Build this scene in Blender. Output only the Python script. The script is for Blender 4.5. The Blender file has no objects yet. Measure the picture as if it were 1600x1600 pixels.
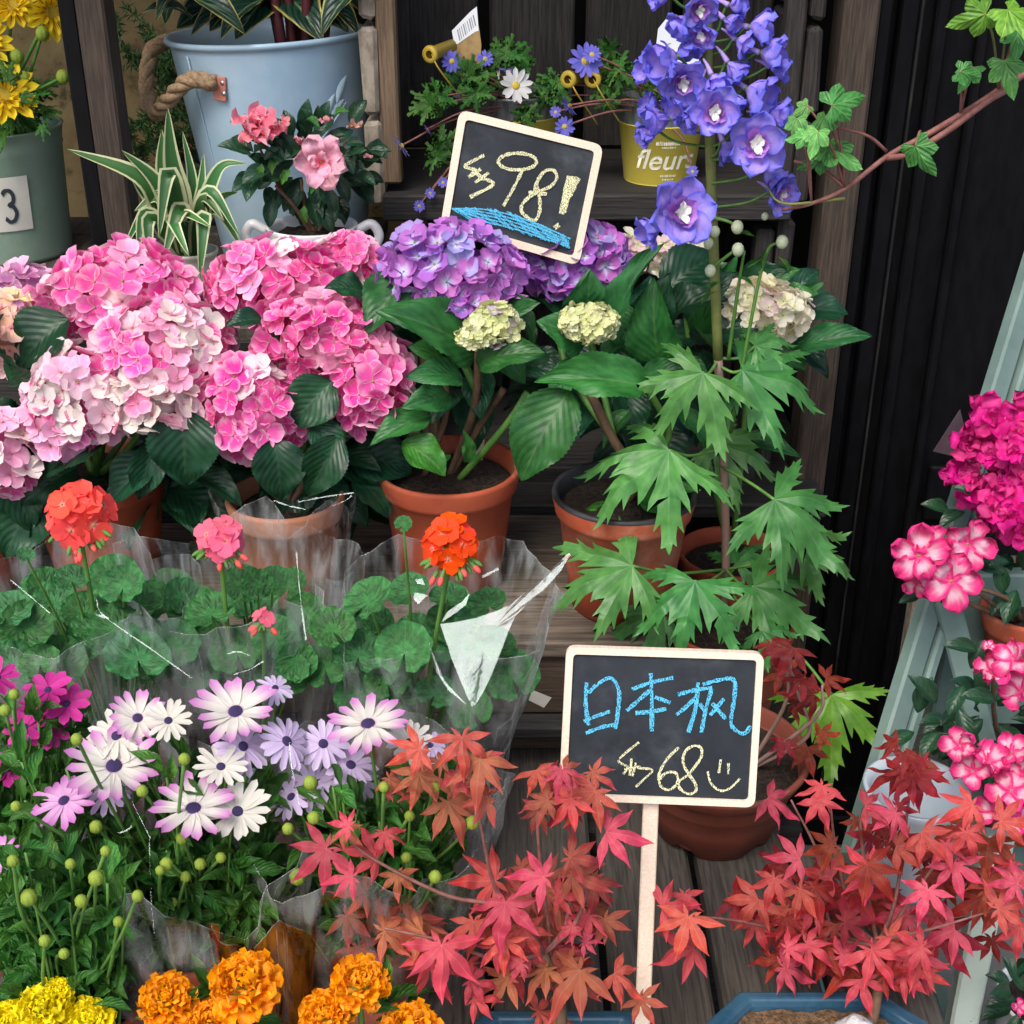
import bpy, math, random
from mathutils import Vector as V, Matrix, noise

R = math.radians
rnd = random.Random(7)
S = bpy.context.scene
COL = S.collection

# ------------------------------------------------------------------ camera, sky, sun, exposure
FPX, PITCH, CAMZ = 2080.0, R(27), 1.5
cd = bpy.data.cameras.new('camera')
cam = bpy.data.objects.new('camera', cd)
COL.objects.link(cam)
cam.location = (0, 0, CAMZ)
cam.rotation_euler = (math.pi / 2 - PITCH, 0, 0)
cd.sensor_fit = 'HORIZONTAL'
cd.angle = 2 * math.atan(800 / FPX)
cd.clip_start, cd.clip_end = 0.02, 200
S.camera = cam

SUN_EL, SUN_AZ = R(56), R(-28)          # azimuth from behind the camera, towards the left
world = bpy.data.worlds.new('World')
S.world = world
world.use_nodes = True
wn = world.node_tree
sky = wn.nodes.new('ShaderNodeTexSky')
sky.sky_type = 'NISHITA'
sky.sun_disc = False
sky.sun_elevation = SUN_EL
sky.sun_rotation = math.pi - SUN_AZ
sky.dust_density = 4.0
sky.ozone_density = 1.0
wn.links.new(sky.outputs[0], wn.nodes['Background'].inputs[0])
wn.nodes['Background'].inputs[1].default_value = 0.125
sd = bpy.data.lights.new('sun', 'SUN')
sun = bpy.data.objects.new('sun', sd)
COL.objects.link(sun)
sd.energy, sd.angle, sd.color = 1.35, R(30), (1.0, 0.97, 0.93)
SUND = V((math.sin(SUN_AZ) * math.cos(SUN_EL), -math.cos(SUN_AZ) * math.cos(SUN_EL), math.sin(SUN_EL)))
sun.rotation_euler = SUND.to_track_quat('Z', 'Y').to_euler()
S.view_settings.view_transform = 'Standard'
S.view_settings.look = 'None'
S.view_settings.exposure = 0.88
S.view_settings.gamma = 1.0
S.view_settings.use_curve_mapping = False
S.cycles.transparent_max_bounces = 24
S.cycles.max_bounces = 8

# ------------------------------------------------------------------ layout helpers
CAM = V((0, 0, CAMZ))
FW = V((0, math.cos(PITCH), -math.sin(PITCH)))
UP = V((0, math.sin(PITCH), math.cos(PITCH)))
RT = V((1, 0, 0))
ZU = V((0, 0, 1))


def ray(px, py):
    return FW + RT * ((px - 800) / FPX) + UP * ((800 - py) / FPX)


def at(px, py, Y):
    d = ray(px, py)
    return CAM + d * (Y / d.y)


def onz(px, py, Z):
    d = ray(px, py)
    return CAM + d * ((Z - CAMZ) / d.z)


def onplane(px, py, p0, n):
    d = ray(px, py)
    return CAM + d * ((p0 - CAM).dot(n) / d.dot(n))


def k_at(p):
    return (p - CAM).dot(FW) / FPX


def tocam(p):
    return (CAM - p).normalized()


def rv(s=1.0):
    return V((rnd.uniform(-s, s), rnd.uniform(-s, s), rnd.uniform(-s, s)))


def frame(p, z, y, s=1.0):
    z = z.normalized()
    y = (y - z * y.dot(z))
    if y.length < 1e-5:
        y = V((1, 0, 0)) - z * z.x
    y.normalize()
    x = y.cross(z)
    sx, sy, sz = (s, s, s) if not isinstance(s, tuple) else s
    return Matrix(((x.x * sx, y.x * sy, z.x * sz, p.x), (x.y * sx, y.y * sy, z.y * sz, p.y),
                   (x.z * sx, y.z * sy, z.z * sz, p.z), (0, 0, 0, 1)))


T = Matrix.Translation
W = {}


def ob(name, me, M=None, parent=None, color=None, **props):
    o = bpy.data.objects.new(name, me)
    COL.objects.link(o)
    M = M if M is not None else Matrix()
    W[o] = M
    if parent is not None:
        o.parent = parent
        o.matrix_basis = W[parent].inverted() @ M
    else:
        o.matrix_basis = M
    if color is not None:
        o.color = (*color, 1.0)
    for k, v in props.items():
        o[k] = v
    return o


def thing(name, label, cat, loc, group=None):
    o = ob(name, None, T(V(loc)))
    o.empty_display_size = 0.02
    o['label'], o['category'] = label, cat
    if group:
        o['group'] = group
    return o


def mesh(name, verts, faces, mats, uvs=None, smooth=True, fmat=None):
    me = bpy.data.meshes.new(name)
    me.from_pydata([tuple(v) for v in verts], [], faces)
    for m in (mats if isinstance(mats, (list, tuple)) else [mats]):
        me.materials.append(m)
    if uvs:
        ul = me.uv_layers.new(name='UVMap')
        li = [0] * len(me.loops)
        me.loops.foreach_get('vertex_index', li)
        flat = []
        for i in li:
            flat += uvs[i]
        ul.data.foreach_set('uv', flat)
    if smooth:
        me.polygons.foreach_set('use_smooth', [True] * len(me.polygons))
    if fmat:
        me.polygons.foreach_set('material_index', fmat)
    me.update()
    return me


class MB:
    def __init__(s):
        s.v, s.f, s.u, s.m = [], [], [], []

    def add(s, vfu, M=None, mi=0):
        v, f, u = vfu
        b = len(s.v)
        s.v += [M @ V(a) for a in v] if M is not None else [V(a) for a in v]
        s.f += [tuple(i + b for i in q) for q in f]
        s.u += u if u else [(0.5, 0.5)] * len(v)
        s.m += [mi] * len(f)
        return s

    def mesh(s, name, mats, smooth=True):
        return mesh(name, s.v, s.f, mats, s.u, smooth, s.m)


# ------------------------------------------------------------------ shapes (verts, faces, uvs)
def g_tube(pts, rad, n=8, cap=True):
    pts = [V(p) for p in pts]
    rad = rad if isinstance(rad, (list, tuple)) else [rad] * len(pts)
    v, f, u = [], [], []
    d0 = (pts[1] - pts[0]).normalized()
    x = d0.orthogonal().normalized()
    for i, p in enumerate(pts):
        d = (pts[min(i + 1, len(pts) - 1)] - pts[max(i - 1, 0)]).normalized()
        x = (x - d * x.dot(d)).normalized()
        y = d.cross(x)
        for j in range(n):
            a = 2 * math.pi * j / n
            v.append(p + (x * math.cos(a) + y * math.sin(a)) * rad[i])
            u.append((j / n, i / (len(pts) - 1)))
    for i in range(len(pts) - 1):
        for j in range(n):
            f.append((i * n + j, i * n + (j + 1) % n, (i + 1) * n + (j + 1) % n, (i + 1) * n + j))
    if cap:
        f.append(tuple(range(n))[::-1])
        f.append(tuple(range((len(pts) - 1) * n, len(pts) * n)))
    return v, f, u


def curve(pts, n=6):
    """Catmull-Rom through pts."""
    pts = [V(p) for p in pts]
    q = [pts[0] * 2 - pts[1]] + pts + [pts[-1] * 2 - pts[-2]]
    out = []
    for i in range(1, len(q) - 2):
        a, b, c, d = q[i - 1:i + 3]
        for j in range(n):
            t = j / n
            out.append(0.5 * ((2 * b) + (c - a) * t + (2 * a - 5 * b + 4 * c - d) * t * t + (3 * b - a - 3 * c + d) * t ** 3))
    out.append(pts[-1])
    return out


def g_lathe(prof, n=40, wob=0.0, sd=0):
    v, f, u = [], [], []
    for i, (r, z) in enumerate(prof):
        for j in range(n):
            a = 2 * math.pi * j / n
            w = 1 + wob * noise.noise(V((math.cos(a) * 2, math.sin(a) * 2, z * 20 + sd)))
            v.append(V((r * w * math.cos(a), r * w * math.sin(a), z)))
            u.append((j / n, i / (len(prof) - 1)))
    for i in range(len(prof) - 1):
        for j in range(n):
            f.append((i * n + j, i * n + (j + 1) % n, (i + 1) * n + (j + 1) % n, (i + 1) * n + j))
    return v, f, u


def g_box(sx, sy, sz, b=0.003, jit=0.0):
    """chamfered box centred on the origin"""
    hx, hy, hz = sx / 2, sy / 2, sz / 2
    b = min(b, hx * .5, hy * .5, hz * .5)
    v, idx = [], {}
    for ax in (-1, 1):
        for ay in (-1, 1):
            for az in (-1, 1):
                j = rv(jit)
                for k, o in enumerate(((0, 1, 1), (1, 0, 1), (1, 1, 0))):
                    idx[ax, ay, az, k] = len(v)
                    v.append(V((ax * (hx - b * o[0]), ay * (hy - b * o[1]), az * (hz - b * o[2]))) + j)
    f = []
    s2 = (-1, 1)
    for s in s2:
        f.append([idx[s, a, c, 0] for a, c in ((-1, -1), (1, -1), (1, 1), (-1, 1))][::s])
        f.append([idx[a, s, c, 1] for a, c in ((-1, -1), (-1, 1), (1, 1), (1, -1))][::s])
        f.append([idx[a, c, s, 2] for a, c in ((-1, -1), (1, -1), (1, 1), (-1, 1))][::s])
    for a in s2:
        for c in s2:
            f.append([idx[a, c, -1, 0], idx[a, c, 1, 0], idx[a, c, 1, 1], idx[a, c, -1, 1]][::-a * c])
            f.append([idx[a, -1, c, 0], idx[a, -1, c, 2], idx[a, 1, c, 2], idx[a, 1, c, 0]][::-a * c])
            f.append([idx[-1, a, c, 1], idx[1, a, c, 1], idx[1, a, c, 2], idx[-1, a, c, 2]][::-a * c])
            for e in s2:
                f.append([idx[a, c, e, 0], idx[a, c, e, 1], idx[a, c, e, 2]][::a * c * e])
    return v, [tuple(q) for q in f], None


def g_ball(r, nu=10, nv=6, sq=(1, 1, 1)):
    prof = [(max(1e-4, r * math.sin(math.pi * i / nv)), -r * math.cos(math.pi * i / nv)) for i in range(nv + 1)]
    v, f, u = g_lathe(prof, nu)
    return [V((a.x * sq[0], a.y * sq[1], a.z * sq[2])) for a in v], f, u


def g_leaf(arch=.1, fold=.12, a=.75, b=.9, serr=0, ripple=.0, veins=0, nv=20, nu=4, curl=0.0, sd=0, samp=.05):
    v, f, u = [], [], []
    for j in range(nv + 1):
        t = j / nv
        w = .5 * max(0.0, math.sin(math.pi * min(1, t ** a))) ** b
        sw = 1 + (samp * (2 * ((t * serr) % 1) - 1) if serr else 0)
        for i in range(-nu, nu + 1):
            s = i / nu
            x = s * w * (sw if abs(i) == nu else 1)
            z = arch * 4 * t * (1 - t) - curl * t ** 3 + fold * abs(s) * w * 2
            if veins:
                z += .007 * math.sin((t - .3 * abs(s)) * veins * 2 * math.pi) * abs(s) * (1 - .4 * abs(s)) * min(1, 3 * w)
            z += ripple * noise.noise(V((s * 1.6, t * 4, sd * 3.7))) * abs(s)
            v.append(V((x, t, z)))
            u.append((.5 + .5 * s, t))
    m = 2 * nu + 1
    for j in range(nv):
        for i in range(2 * nu):
            f.append((j * m + i, j * m + i + 1, (j + 1) * m + i + 1, (j + 1) * m + i))
    return v, f, u


def g_petal(wid=.8, c=.62, a=2.0, b=.5, cup=.1, cross=.1, ripple=.0, notch=0.0, nv=6, nu=2, sd=0, base=.12):
    v, f, u = [], [], []
    for j in range(nv + 1):
        t = j / nv
        q = abs((t - c) / (c if t < c else 1 - c))
        w = wid * .5 * max(0.0, 1 - q ** a) ** b
        w = max(w, wid * base * .5 if t < c else 0.004)
        for i in range(-nu, nu + 1):
            s = i / nu
            y = t - notch * (1 - abs(s)) * max(0, t - .6) * 2.5
            z = cup * t * t + cross * s * s * w * 2 + ripple * noise.noise(V((s * 1.5 + sd * 9.1, t * 3, sd))) * t
            v.append(V((s * w, y, z)))
            u.append((.5 + .5 * s, t))
    m = 2 * nu + 1
    for j in range(nv):
        for i in range(2 * nu):
            f.append((j * m + i, j * m + i + 1, (j + 1) * m + i + 1, (j + 1) * m + i))
    return v, f, u


def g_lobed(lobes, sinus=.3, bulge=.06, teeth=4, tooth=.02, fold=.2, droop=.15, wave=.0, sd=0, prof=None):
    """palmate leaf: lobes = [(angle, length)], spine of the first lobe along +Y"""
    L = sorted(lobes)
    v, f, u = [], [], []
    mx = max(l for _, l in L)
    for k, (ang, ln) in enumerate(L):
        ca, sa = math.sin(R(ang)), math.cos(R(ang))
        d, pr = V((ca, sa, 0)), V((sa, -ca, 0))
        for side in (-1, 1):
            nb = k + side
            if 0 <= nb < len(L):
                h = abs(L[nb][0] - ang) / 2
                sr = sinus * (ln + L[nb][1]) / 2
            else:
                h, sr = 24, sinus * ln * .8
            h = R(min(h, 60))
            pts = [(sr * math.cos(h) * q, sr * math.sin(h) * q) for q in (0, .5, 1)]
            a0, w0 = pts[-1]
            if prof:
                pts += [(ln * q, ln * w) for q, w in prof]
            ns = 0 if prof else max(4, 2 * teeth)
            for i in range(1, ns + 1):
                q = i / ns
                al = a0 + (ln - a0) * q
                w = w0 * (1 - q) + bulge * math.sin(math.pi * min(1, q * 1.0)) * (1 - .35 * q)
                if teeth and i < ns:
                    if i % 2:
                        w += tooth * (1 - q * .6)
                        al += tooth * .9
                    else:
                        w -= tooth * .5 * (1 - q * .6)
                pts.append((al, max(w, 0) if i < ns else 0))
            wm = max(p[1] for p in pts) + 1e-6
            b = len(v)
            for ip, (al, w) in enumerate(pts):
                for s in (0, 1):
                    p = d * (al if s or not prof else (al if ip < 3 else a0 + (ln - a0) * (ip - 2) / (len(pts) - 3))) + pr * (w * s * side)
                    r = p.length
                    z = -fold * w * s - droop * r * r + wave * noise.noise(V((p.x * 2.3, p.y * 2.3, sd * 5.3))) * r
                    v.append(V((p.x, p.y, z)))
                    u.append((.5 + .5 * s * side * w / wm, min(1, r / mx)))
            for i in range(len(pts) - 1):
                q = (b + 2 * i, b + 2 * i + 1, b + 2 * i + 3, b + 2 * i + 2)
                f.append(q if side > 0 else q[::-1])
    return v, f, u


def g_disc_leaf(nl=9, wave=.08, cup=.1, slit=16, sd=0):
    v, f, u = [V((0, 0, 0))], [], [(.5, 0)]
    n = nl * 5
    rings = (.3, .6, .85, 1.0)
    for r in rings:
        for i in range(n + 1):
            a = R(slit) + (2 * math.pi - 2 * R(slit)) * i / n
            sc = 1 - .07 * abs(math.cos(nl * math.pi * i / n)) if r > .9 else 1
            nt = 1 - .25 * abs(math.sin(a / 2 + math.pi / 2)) ** 8
            x, y = -math.sin(a) * r * sc * nt, -math.cos(a) * r * sc * nt
            z = cup * r * r + wave * r * math.cos(nl * 2 * math.pi * i / n) * .5 + wave * r * noise.noise(V((x * 1.5, y * 1.5, sd * 4.1)))
            v.append(V((x, y, z)))
            u.append(((nl * i / n) % 1.0, r))
    m = n + 1
    for i in range(n):
        f.append((0, 1 + i + 1, 1 + i))
    for k in range(len(rings) - 1):
        for i in range(n):
            f.append((1 + k * m + i, 1 + k * m + i + 1, 1 + (k + 1) * m + i + 1, 1 + (k + 1) * m + i))
    return v, f, u


# ------------------------------------------------------------------ materials
def nodes(name):
    m = bpy.data.materials.new(name)
    m.use_nodes = True
    nt = m.node_tree
    return m, nt, nt.nodes['Principled BSDF'], nt.nodes['Material Output']


def add(nt, t, ins=None, **at_):
    n = nt.nodes.new('ShaderNode' + t)
    for k, v in at_.items():
        setattr(n, k, v)
    for k, v in (ins or {}).items():
        if isinstance(v, bpy.types.NodeSocket):
            nt.links.new(v, n.inputs[k])
        else:
            n.inputs[k].default_value = v
    return n


def mth(nt, op, a, b=None, c=None, clamp=False):
    n = nt.nodes.new('ShaderNodeMath')
    n.operation = op
    n.use_clamp = clamp
    for i, x in enumerate((a, b, c)):
        if x is None:
            continue
        if isinstance(x, bpy.types.NodeSocket):
            nt.links.new(x, n.inputs[i])
        else:
            n.inputs[i].default_value = x
    return n.outputs[0]


def sstep(nt, x, lo, hi):
    n = add(nt, 'MapRange', interpolation_type='SMOOTHSTEP')
    nt.links.new(x, n.inputs[0])
    n.inputs[1].default_value, n.inputs[2].default_value = lo, hi
    return n.outputs[0]


def mixc(nt, fac, a, b, mode='MIX'):
    n = nt.nodes.new('ShaderNodeMix')
    n.data_type = 'RGBA'
    n.blend_type = mode
    for sock, x in ((n.inputs[0], fac), (n.inputs[6], a), (n.inputs[7], b)):
        if isinstance(x, bpy.types.NodeSocket):
            nt.links.new(x, sock)
        else:
            sock.default_value = x if sock.type == 'VALUE' else (*x, 1) if len(x) == 3 else x
    return n.outputs[2]


def uvs(nt):
    uv = add(nt, 'UVMap', uv_map='UVMap')
    sp = add(nt, 'SeparateXYZ', {0: uv.outputs[0]})
    across = mth(nt, 'ABSOLUTE', mth(nt, 'MULTIPLY_ADD', sp.outputs[0], 2.0, -1.0))
    return uv.outputs[0], sp.outputs[0], sp.outputs[1], across


def hsv_rand(nt, col, dv=.45, dh=.03):
    oi = add(nt, 'ObjectInfo')
    val = mth(nt, 'MULTIPLY_ADD', oi.outputs['Random'], dv, 1 - dv / 2)
    h2 = mth(nt, 'FRACT', mth(nt, 'MULTIPLY', oi.outputs['Random'], 7.31))
    hue = mth(nt, 'MULTIPLY_ADD', h2, dh, .5 - dh / 2)
    h = add(nt, 'HueSaturation', {'Hue': hue, 'Value': val, 'Color': col})
    return h.outputs[0], oi


def finish(nt, bs, out, col, rough, trans, spec=.4, bump=None, bstr=.3, bdist=.002):
    nt.links.new(col, bs.inputs['Base Color'])
    bs.inputs['Roughness'].default_value = rough
    bs.inputs['Specular IOR Level'].default_value = spec
    if bump is not None:
        b = add(nt, 'Bump', {'Strength': bstr, 'Distance': bdist, 'Height': bump})
        nt.links.new(b.outputs[0], bs.inputs['Normal'])
    if trans:
        tr = add(nt, 'BsdfTranslucent', {0: col})
        mx = add(nt, 'MixShader', {0: trans, 1: bs.outputs[0], 2: tr.outputs[0]})
        nt.links.new(mx.outputs[0], out.inputs[0])


def leaf_mat(name, dark, light, vein, nveins=9, slant=.45, vamt=.5, rough=.42, trans=.18, margin=None, mwid=.75, tipc=None, zone=None, spec=.4, bstr=.35):
    m, nt, bs, out = nodes(name)
    uv, ux, vy, ac = uvs(nt)
    tc = add(nt, 'TexCoord')
    nz = add(nt, 'TexNoise', {'Vector': tc.outputs['Object'], 'Scale': 5.0, 'Detail': 4.0})
    col = mixc(nt, sstep(nt, nz.outputs[0], .3, .7), dark, light)
    if tipc:
        col = mixc(nt, sstep(nt, vy, .25, .95), col, tipc)
    side = mth(nt, 'PINGPONG', mth(nt, 'MULTIPLY', mth(nt, 'MULTIPLY_ADD', ac, -slant, vy), float(nveins)), .5)
    sv = mth(nt, 'SUBTRACT', 1.0, sstep(nt, side, .0, .10))
    mv = mth(nt, 'SUBTRACT', 1.0, sstep(nt, ac, .015, .085))
    msk = mth(nt, 'MAXIMUM', mv, mth(nt, 'MULTIPLY', sv, .35))
    col = mixc(nt, mth(nt, 'MULTIPLY', msk, vamt), col, vein)
    if zone:
        ring = mth(nt, 'MULTIPLY', sstep(nt, vy, .30, .48), mth(nt, 'SUBTRACT', 1.0, sstep(nt, vy, .62, .80)))
        col = mixc(nt, mth(nt, 'MULTIPLY', ring, .35), col, zone)
    if margin:
        col = mixc(nt, sstep(nt, ac, mwid - .06, mwid + .06), col, margin)
    col, oi = hsv_rand(nt, col)
    col = mixc(nt, 1.0, col, oi.outputs['Color'], 'MULTIPLY')
    fine = add(nt, 'TexNoise', {'Vector': tc.outputs['Object'], 'Scale': 60.0, 'Detail': 2.0})
    h = mth(nt, 'ADD', mth(nt, 'MULTIPLY', side, 2.0), mth(nt, 'MULTIPLY', fine.outputs[0], .35))
    finish(nt, bs, out, col, rough, trans, spec, h, bstr, .004)
    return m


def petal_mat(name, edge=None, acw=.96, elo=.7, ehi=1.0, eamt=1.0, inner=None, ilo=0., ihi=.5, streak=.15, rough=.55, trans=.3, dv=.2, mid=None, mlo=.0, mhi=.3):
    m, nt, bs, out = nodes(name)
    uv, ux, vy, ac = uvs(nt)
    oi = add(nt, 'ObjectInfo')
    col = oi.outputs['Color']
    ns = add(nt, 'TexNoise', {'Vector': add(nt, 'Mapping', {0: uv, 3: (9.0, 1.2, 1.0)}).outputs[0], 'Scale': 2.0, 'Detail': 2.0})
    if inner:
        col = mixc(nt, mth(nt, 'SUBTRACT', 1.0, sstep(nt, vy, ilo, ihi)), col, inner)
    if mid:
        col = mixc(nt, mth(nt, 'SUBTRACT', 1.0, sstep(nt, ac, mlo, mhi)), col, mid)
    if edge:
        e = mth(nt, 'MAXIMUM', mth(nt, 'MULTIPLY', ac, acw), mth(nt, 'ADD', vy, mth(nt, 'MULTIPLY_ADD', ns.outputs[0], .3, -.15)))
        col = mixc(nt, mth(nt, 'MULTIPLY', sstep(nt, e, elo, ehi), eamt), col, edge)
    s = mth(nt, 'MULTIPLY_ADD', ns.outputs[0], streak * 2, 1 - streak)
    val = mth(nt, 'MULTIPLY', s, mth(nt, 'MULTIPLY_ADD', oi.outputs['Random'], dv, 1 - dv / 2))
    col = add(nt, 'HueSaturation', {'Value': val, 'Color': col}).outputs[0]
    finish(nt, bs, out, col, rough, trans, .25, ns.outputs[0], .25, .002)
    return m


def plain_mat(name, c1, c2=None, scale=8.0, stretch=(1, 1, 1), rough=.6, bstr=.3, bdist=.002, metal=0., spec=.4, detail=6.0, lo=.35, hi=.65, c3=None, s3=25., lo3=.6, hi3=.7, rand=.0, coat=0.):
    m, nt, bs, out = nodes(name)
    tc = add(nt, 'TexCoord')
    mp = add(nt, 'Mapping', {0: tc.outputs['Object'], 3: stretch})
    oi = add(nt, 'ObjectInfo')
    loc = add(nt, 'VectorMath', {0: mp.outputs[0], 1: mth(nt, 'MULTIPLY', oi.outputs['Random'], 37.0)}, operation='ADD')
    nz = add(nt, 'TexNoise', {'Vector': loc.outputs[0], 'Scale': scale, 'Detail': detail, 'Roughness': .62})
    col = mixc(nt, sstep(nt, nz.outputs[0], lo, hi), c1, c2 or c1)
    if c3:
        n3 = add(nt, 'TexNoise', {'Vector': loc.outputs[0], 'Scale': s3, 'Detail': 5.0, 'Roughness': .7})
        col = mixc(nt, sstep(nt, n3.outputs[0], lo3, hi3), col, c3)
    if rand:
        col = add(nt, 'HueSaturation', {'Value': mth(nt, 'MULTIPLY_ADD', oi.outputs['Random'], rand, 1 - rand / 2), 'Color': col}).outputs[0]
    finish(nt, bs, out, col, rough, 0, spec, nz.outputs[0], bstr, bdist)
    bs.inputs['Metallic'].default_value = metal
    bs.inputs['Coat Weight'].default_value = coat
    return m


def film_mat(name, base=.10, gl=.55, haze=.05, tint=(1, 1, 1), gcol=(1, 1, 1)):
    m, nt, bs, out = nodes(name)
    nt.nodes.remove(bs)
    lw = add(nt, 'LayerWeight', {'Blend': .25})
    tc = add(nt, 'TexCoord')
    n1 = add(nt, 'TexNoise', {'Vector': tc.outputs['Object'], 'Scale': 22.0, 'Detail': 4.0, 'Roughness': .6})
    n2 = add(nt, 'TexNoise', {'Vector': add(nt, 'Mapping', {0: tc.outputs['Object'], 3: (60, 60, 14)}).outputs[0], 'Scale': 1.0, 'Detail': 3.0})
    bp = add(nt, 'Bump', {'Strength': .25, 'Distance': .01, 'Height': n1.outputs[0]})
    gls = add(nt, 'BsdfGlossy', {'Color': (*gcol, 1), 'Roughness': .06, 'Normal': bp.outputs[0]})
    dif = add(nt, 'BsdfTranslucent', {0: (.8 * tint[0], .85 * tint[1], .85 * tint[2], 1)})
    df2 = add(nt, 'BsdfDiffuse', {0: (.75 * tint[0], .8 * tint[1], .8 * tint[2], 1)})
    dd = add(nt, 'MixShader', {0: .5, 1: dif.outputs[0], 2: df2.outputs[0]})
    trn = add(nt, 'BsdfTransparent', {0: (*tint, 1)})
    hz = mth(nt, 'MULTIPLY', sstep(nt, n2.outputs[0], .35, .75), haze * 2)
    a = add(nt, 'MixShader', {0: hz, 1: trn.outputs[0], 2: dd.outputs[0]})
    fac = mth(nt, 'MULTIPLY_ADD', mth(nt, 'POWER', lw.outputs['Facing'], 3.0), gl, base)
    b = add(nt, 'MixShader', {0: fac, 1: a.outputs[0], 2: gls.outputs[0]})
    nt.links.new(b.outputs[0], out.inputs[0])
    return m


def chalk_mat(name, col):
    m, nt, bs, out = nodes(name)
    bs.inputs['Base Color'].default_value = (*col, 1)
    bs.inputs['Roughness'].default_value = .9
    tc = add(nt, 'TexCoord')
    nz = add(nt, 'TexNoise', {'Vector': add(nt, 'Mapping', {0: tc.outputs['Object'], 2: (0, .7, .5), 3: (1.0, .35, .35)}).outputs[0], 'Scale': 1800.0, 'Detail': 2.0})
    trn = add(nt, 'BsdfTransparent')
    mx = add(nt, 'MixShader', {0: sstep(nt, nz.outputs[0], .38, .54), 1: trn.outputs[0], 2: bs.outputs[0]})
    nt.links.new(mx.outputs[0], out.inputs[0])
    return m


M = {}
M['hyd_leaf'] = leaf_mat('hydrangea_leaf', (.014, .088, .022), (.034, .175, .038), (.09, .22, .06), 8, .45, .42, bstr=.16)
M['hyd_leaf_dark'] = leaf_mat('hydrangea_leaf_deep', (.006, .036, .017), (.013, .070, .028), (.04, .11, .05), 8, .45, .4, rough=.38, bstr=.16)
M['delph_leaf'] = leaf_mat('delphinium_leaf', (.042, .165, .036), (.086, .27, .062), (.13, .33, .12), 5, .6, .25, rough=.42, trans=.22, bstr=.08)
M['maple_leaf'] = leaf_mat('maple_leaf', (.40, .10, .055), (.50, .135, .07), (.60, .32, .15), 10, .8, .4, rough=.5, trans=.30, tipc=(.52, .045, .055))
M['maple_pink'] = leaf_mat('young_maple_leaf', (.56, .055, .065), (.66, .10, .10), (.74, .24, .20), 10, .8, .35, rough=.5, trans=.30, tipc=(.60, .03, .05))
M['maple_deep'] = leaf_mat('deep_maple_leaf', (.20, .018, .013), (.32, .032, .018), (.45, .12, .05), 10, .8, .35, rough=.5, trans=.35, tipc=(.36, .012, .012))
M['ger_leaf'] = leaf_mat('geranium_leaf', (.020, .125, .030), (.05, .22, .055), (.14, .32, .12), 3, .3, .3, rough=.6, trans=.2, zone=(.030, .045, .018))
M['fine_leaf'] = leaf_mat('fine_leaf', (.024, .105, .016), (.075, .23, .030), (.12, .3, .07), 6, .5, .3, rough=.5, trans=.25)
M['dull_leaf'] = leaf_mat('azalea_leaf', (.008, .035, .018), (.018, .065, .028), (.05, .12, .05), 6, .4, .35, bstr=.15, rough=.35, trans=.1)
M['ivy_leaf'] = leaf_mat('ivy_leaf', (.045, .18, .035), (.09, .29, .06), (.22, .42, .14), 4, .5, .5, rough=.4, trans=.2)
M['spider_leaf'] = leaf_mat('spider_leaf', (.030, .12, .030), (.06, .19, .05), (.12, .28, .08), 1, 0., .1, rough=.4, trans=.25, margin=(.66, .70, .40), mwid=.70)
M['calathea'] = leaf_mat('variegated_leaf', (.006, .03, .018), (.012, .05, .028), (.20, .28, .12), 7, .5, .6, rough=.3, trans=.05, margin=(.42, .36, .10), mwid=.86)
M['bud_green'] = plain_mat('bud_green', (.09, .20, .025), (.36, .42, .04), 200., rough=.6)
M['stem_green'] = plain_mat('stem_green', (.06, .17, .03), (.12, .26, .05), 60., (1, 1, .2), rough=.5)
M['stem_olive'] = plain_mat('stem_olive', (.13, .16, .04), (.19, .20, .06), 60., rough=.5)
M['stem_brown'] = plain_mat('stem_brown', (.09, .05, .03), (.17, .10, .055), 90., (1, 1, .3), rough=.8)
M['stem_red'] = plain_mat('stem_red', (.17, .06, .05), (.26, .11, .09), 90., rough=.6)
M['stem_mauve'] = plain_mat('stem_mauve', (.20, .13, .10), (.30, .19, .16), 50., (1, 1, .3), rough=.6)
M['hyd_pink'] = petal_mat('pink_petal', (.95, .72, .80), .96, .50, 1.12, .68, inner=(.80, .16, .42), ilo=0, ihi=.2, streak=.1, dv=.18)
M['hyd_purple'] = petal_mat('purple_petal', (.52, .20, .66), .96, .55, 1.05, .45, inner=(.66, .68, .88), ilo=.05, ihi=.48, streak=.08, dv=.2)
M['hyd_cream'] = petal_mat('cream_petal', (.85, .62, .66), .96, .8, 1.1, .4, inner=(.75, .78, .40), ilo=0, ihi=.4, streak=.06, dv=.12)
M['daisy'] = petal_mat('daisy_petal', (.60, .17, .54), .45, .36, .98, .92, streak=.08, dv=.06, inner=(.55, .2, .5), ilo=0, ihi=.12)
M['daisy_white'] = petal_mat('white_petal', (.80, .70, .82), .3, .8, 1.1, .35, streak=.06, dv=.06)
M['magenta'] = petal_mat('magenta_petal', (.75, .12, .45), .96, .75, 1.05, .4, streak=.15, dv=.3)
M['delph'] = petal_mat('delphinium_petal', (.07, .13, .86), .96, .52, 1.10, .80, inner=(.52, .36, .74), ilo=0, ihi=.3, streak=.2, dv=.2)
M['delph_in'] = petal_mat('delphinium_inner_petal', (.22, .16, .75), .96, .7, 1.05, .6, streak=.15, dv=.2)
M['geranium'] = petal_mat('geranium_petal', None, streak=.06, dv=.15, inner=(.95, .34, .30), ilo=0, ihi=.2, rough=.6)
M['az_pink'] = petal_mat('azalea_pink_petal', (.90, .62, .66), .96, .75, 1.05, .6, inner=(.70, .08, .16), ilo=0, ihi=.45, streak=.1)
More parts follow.
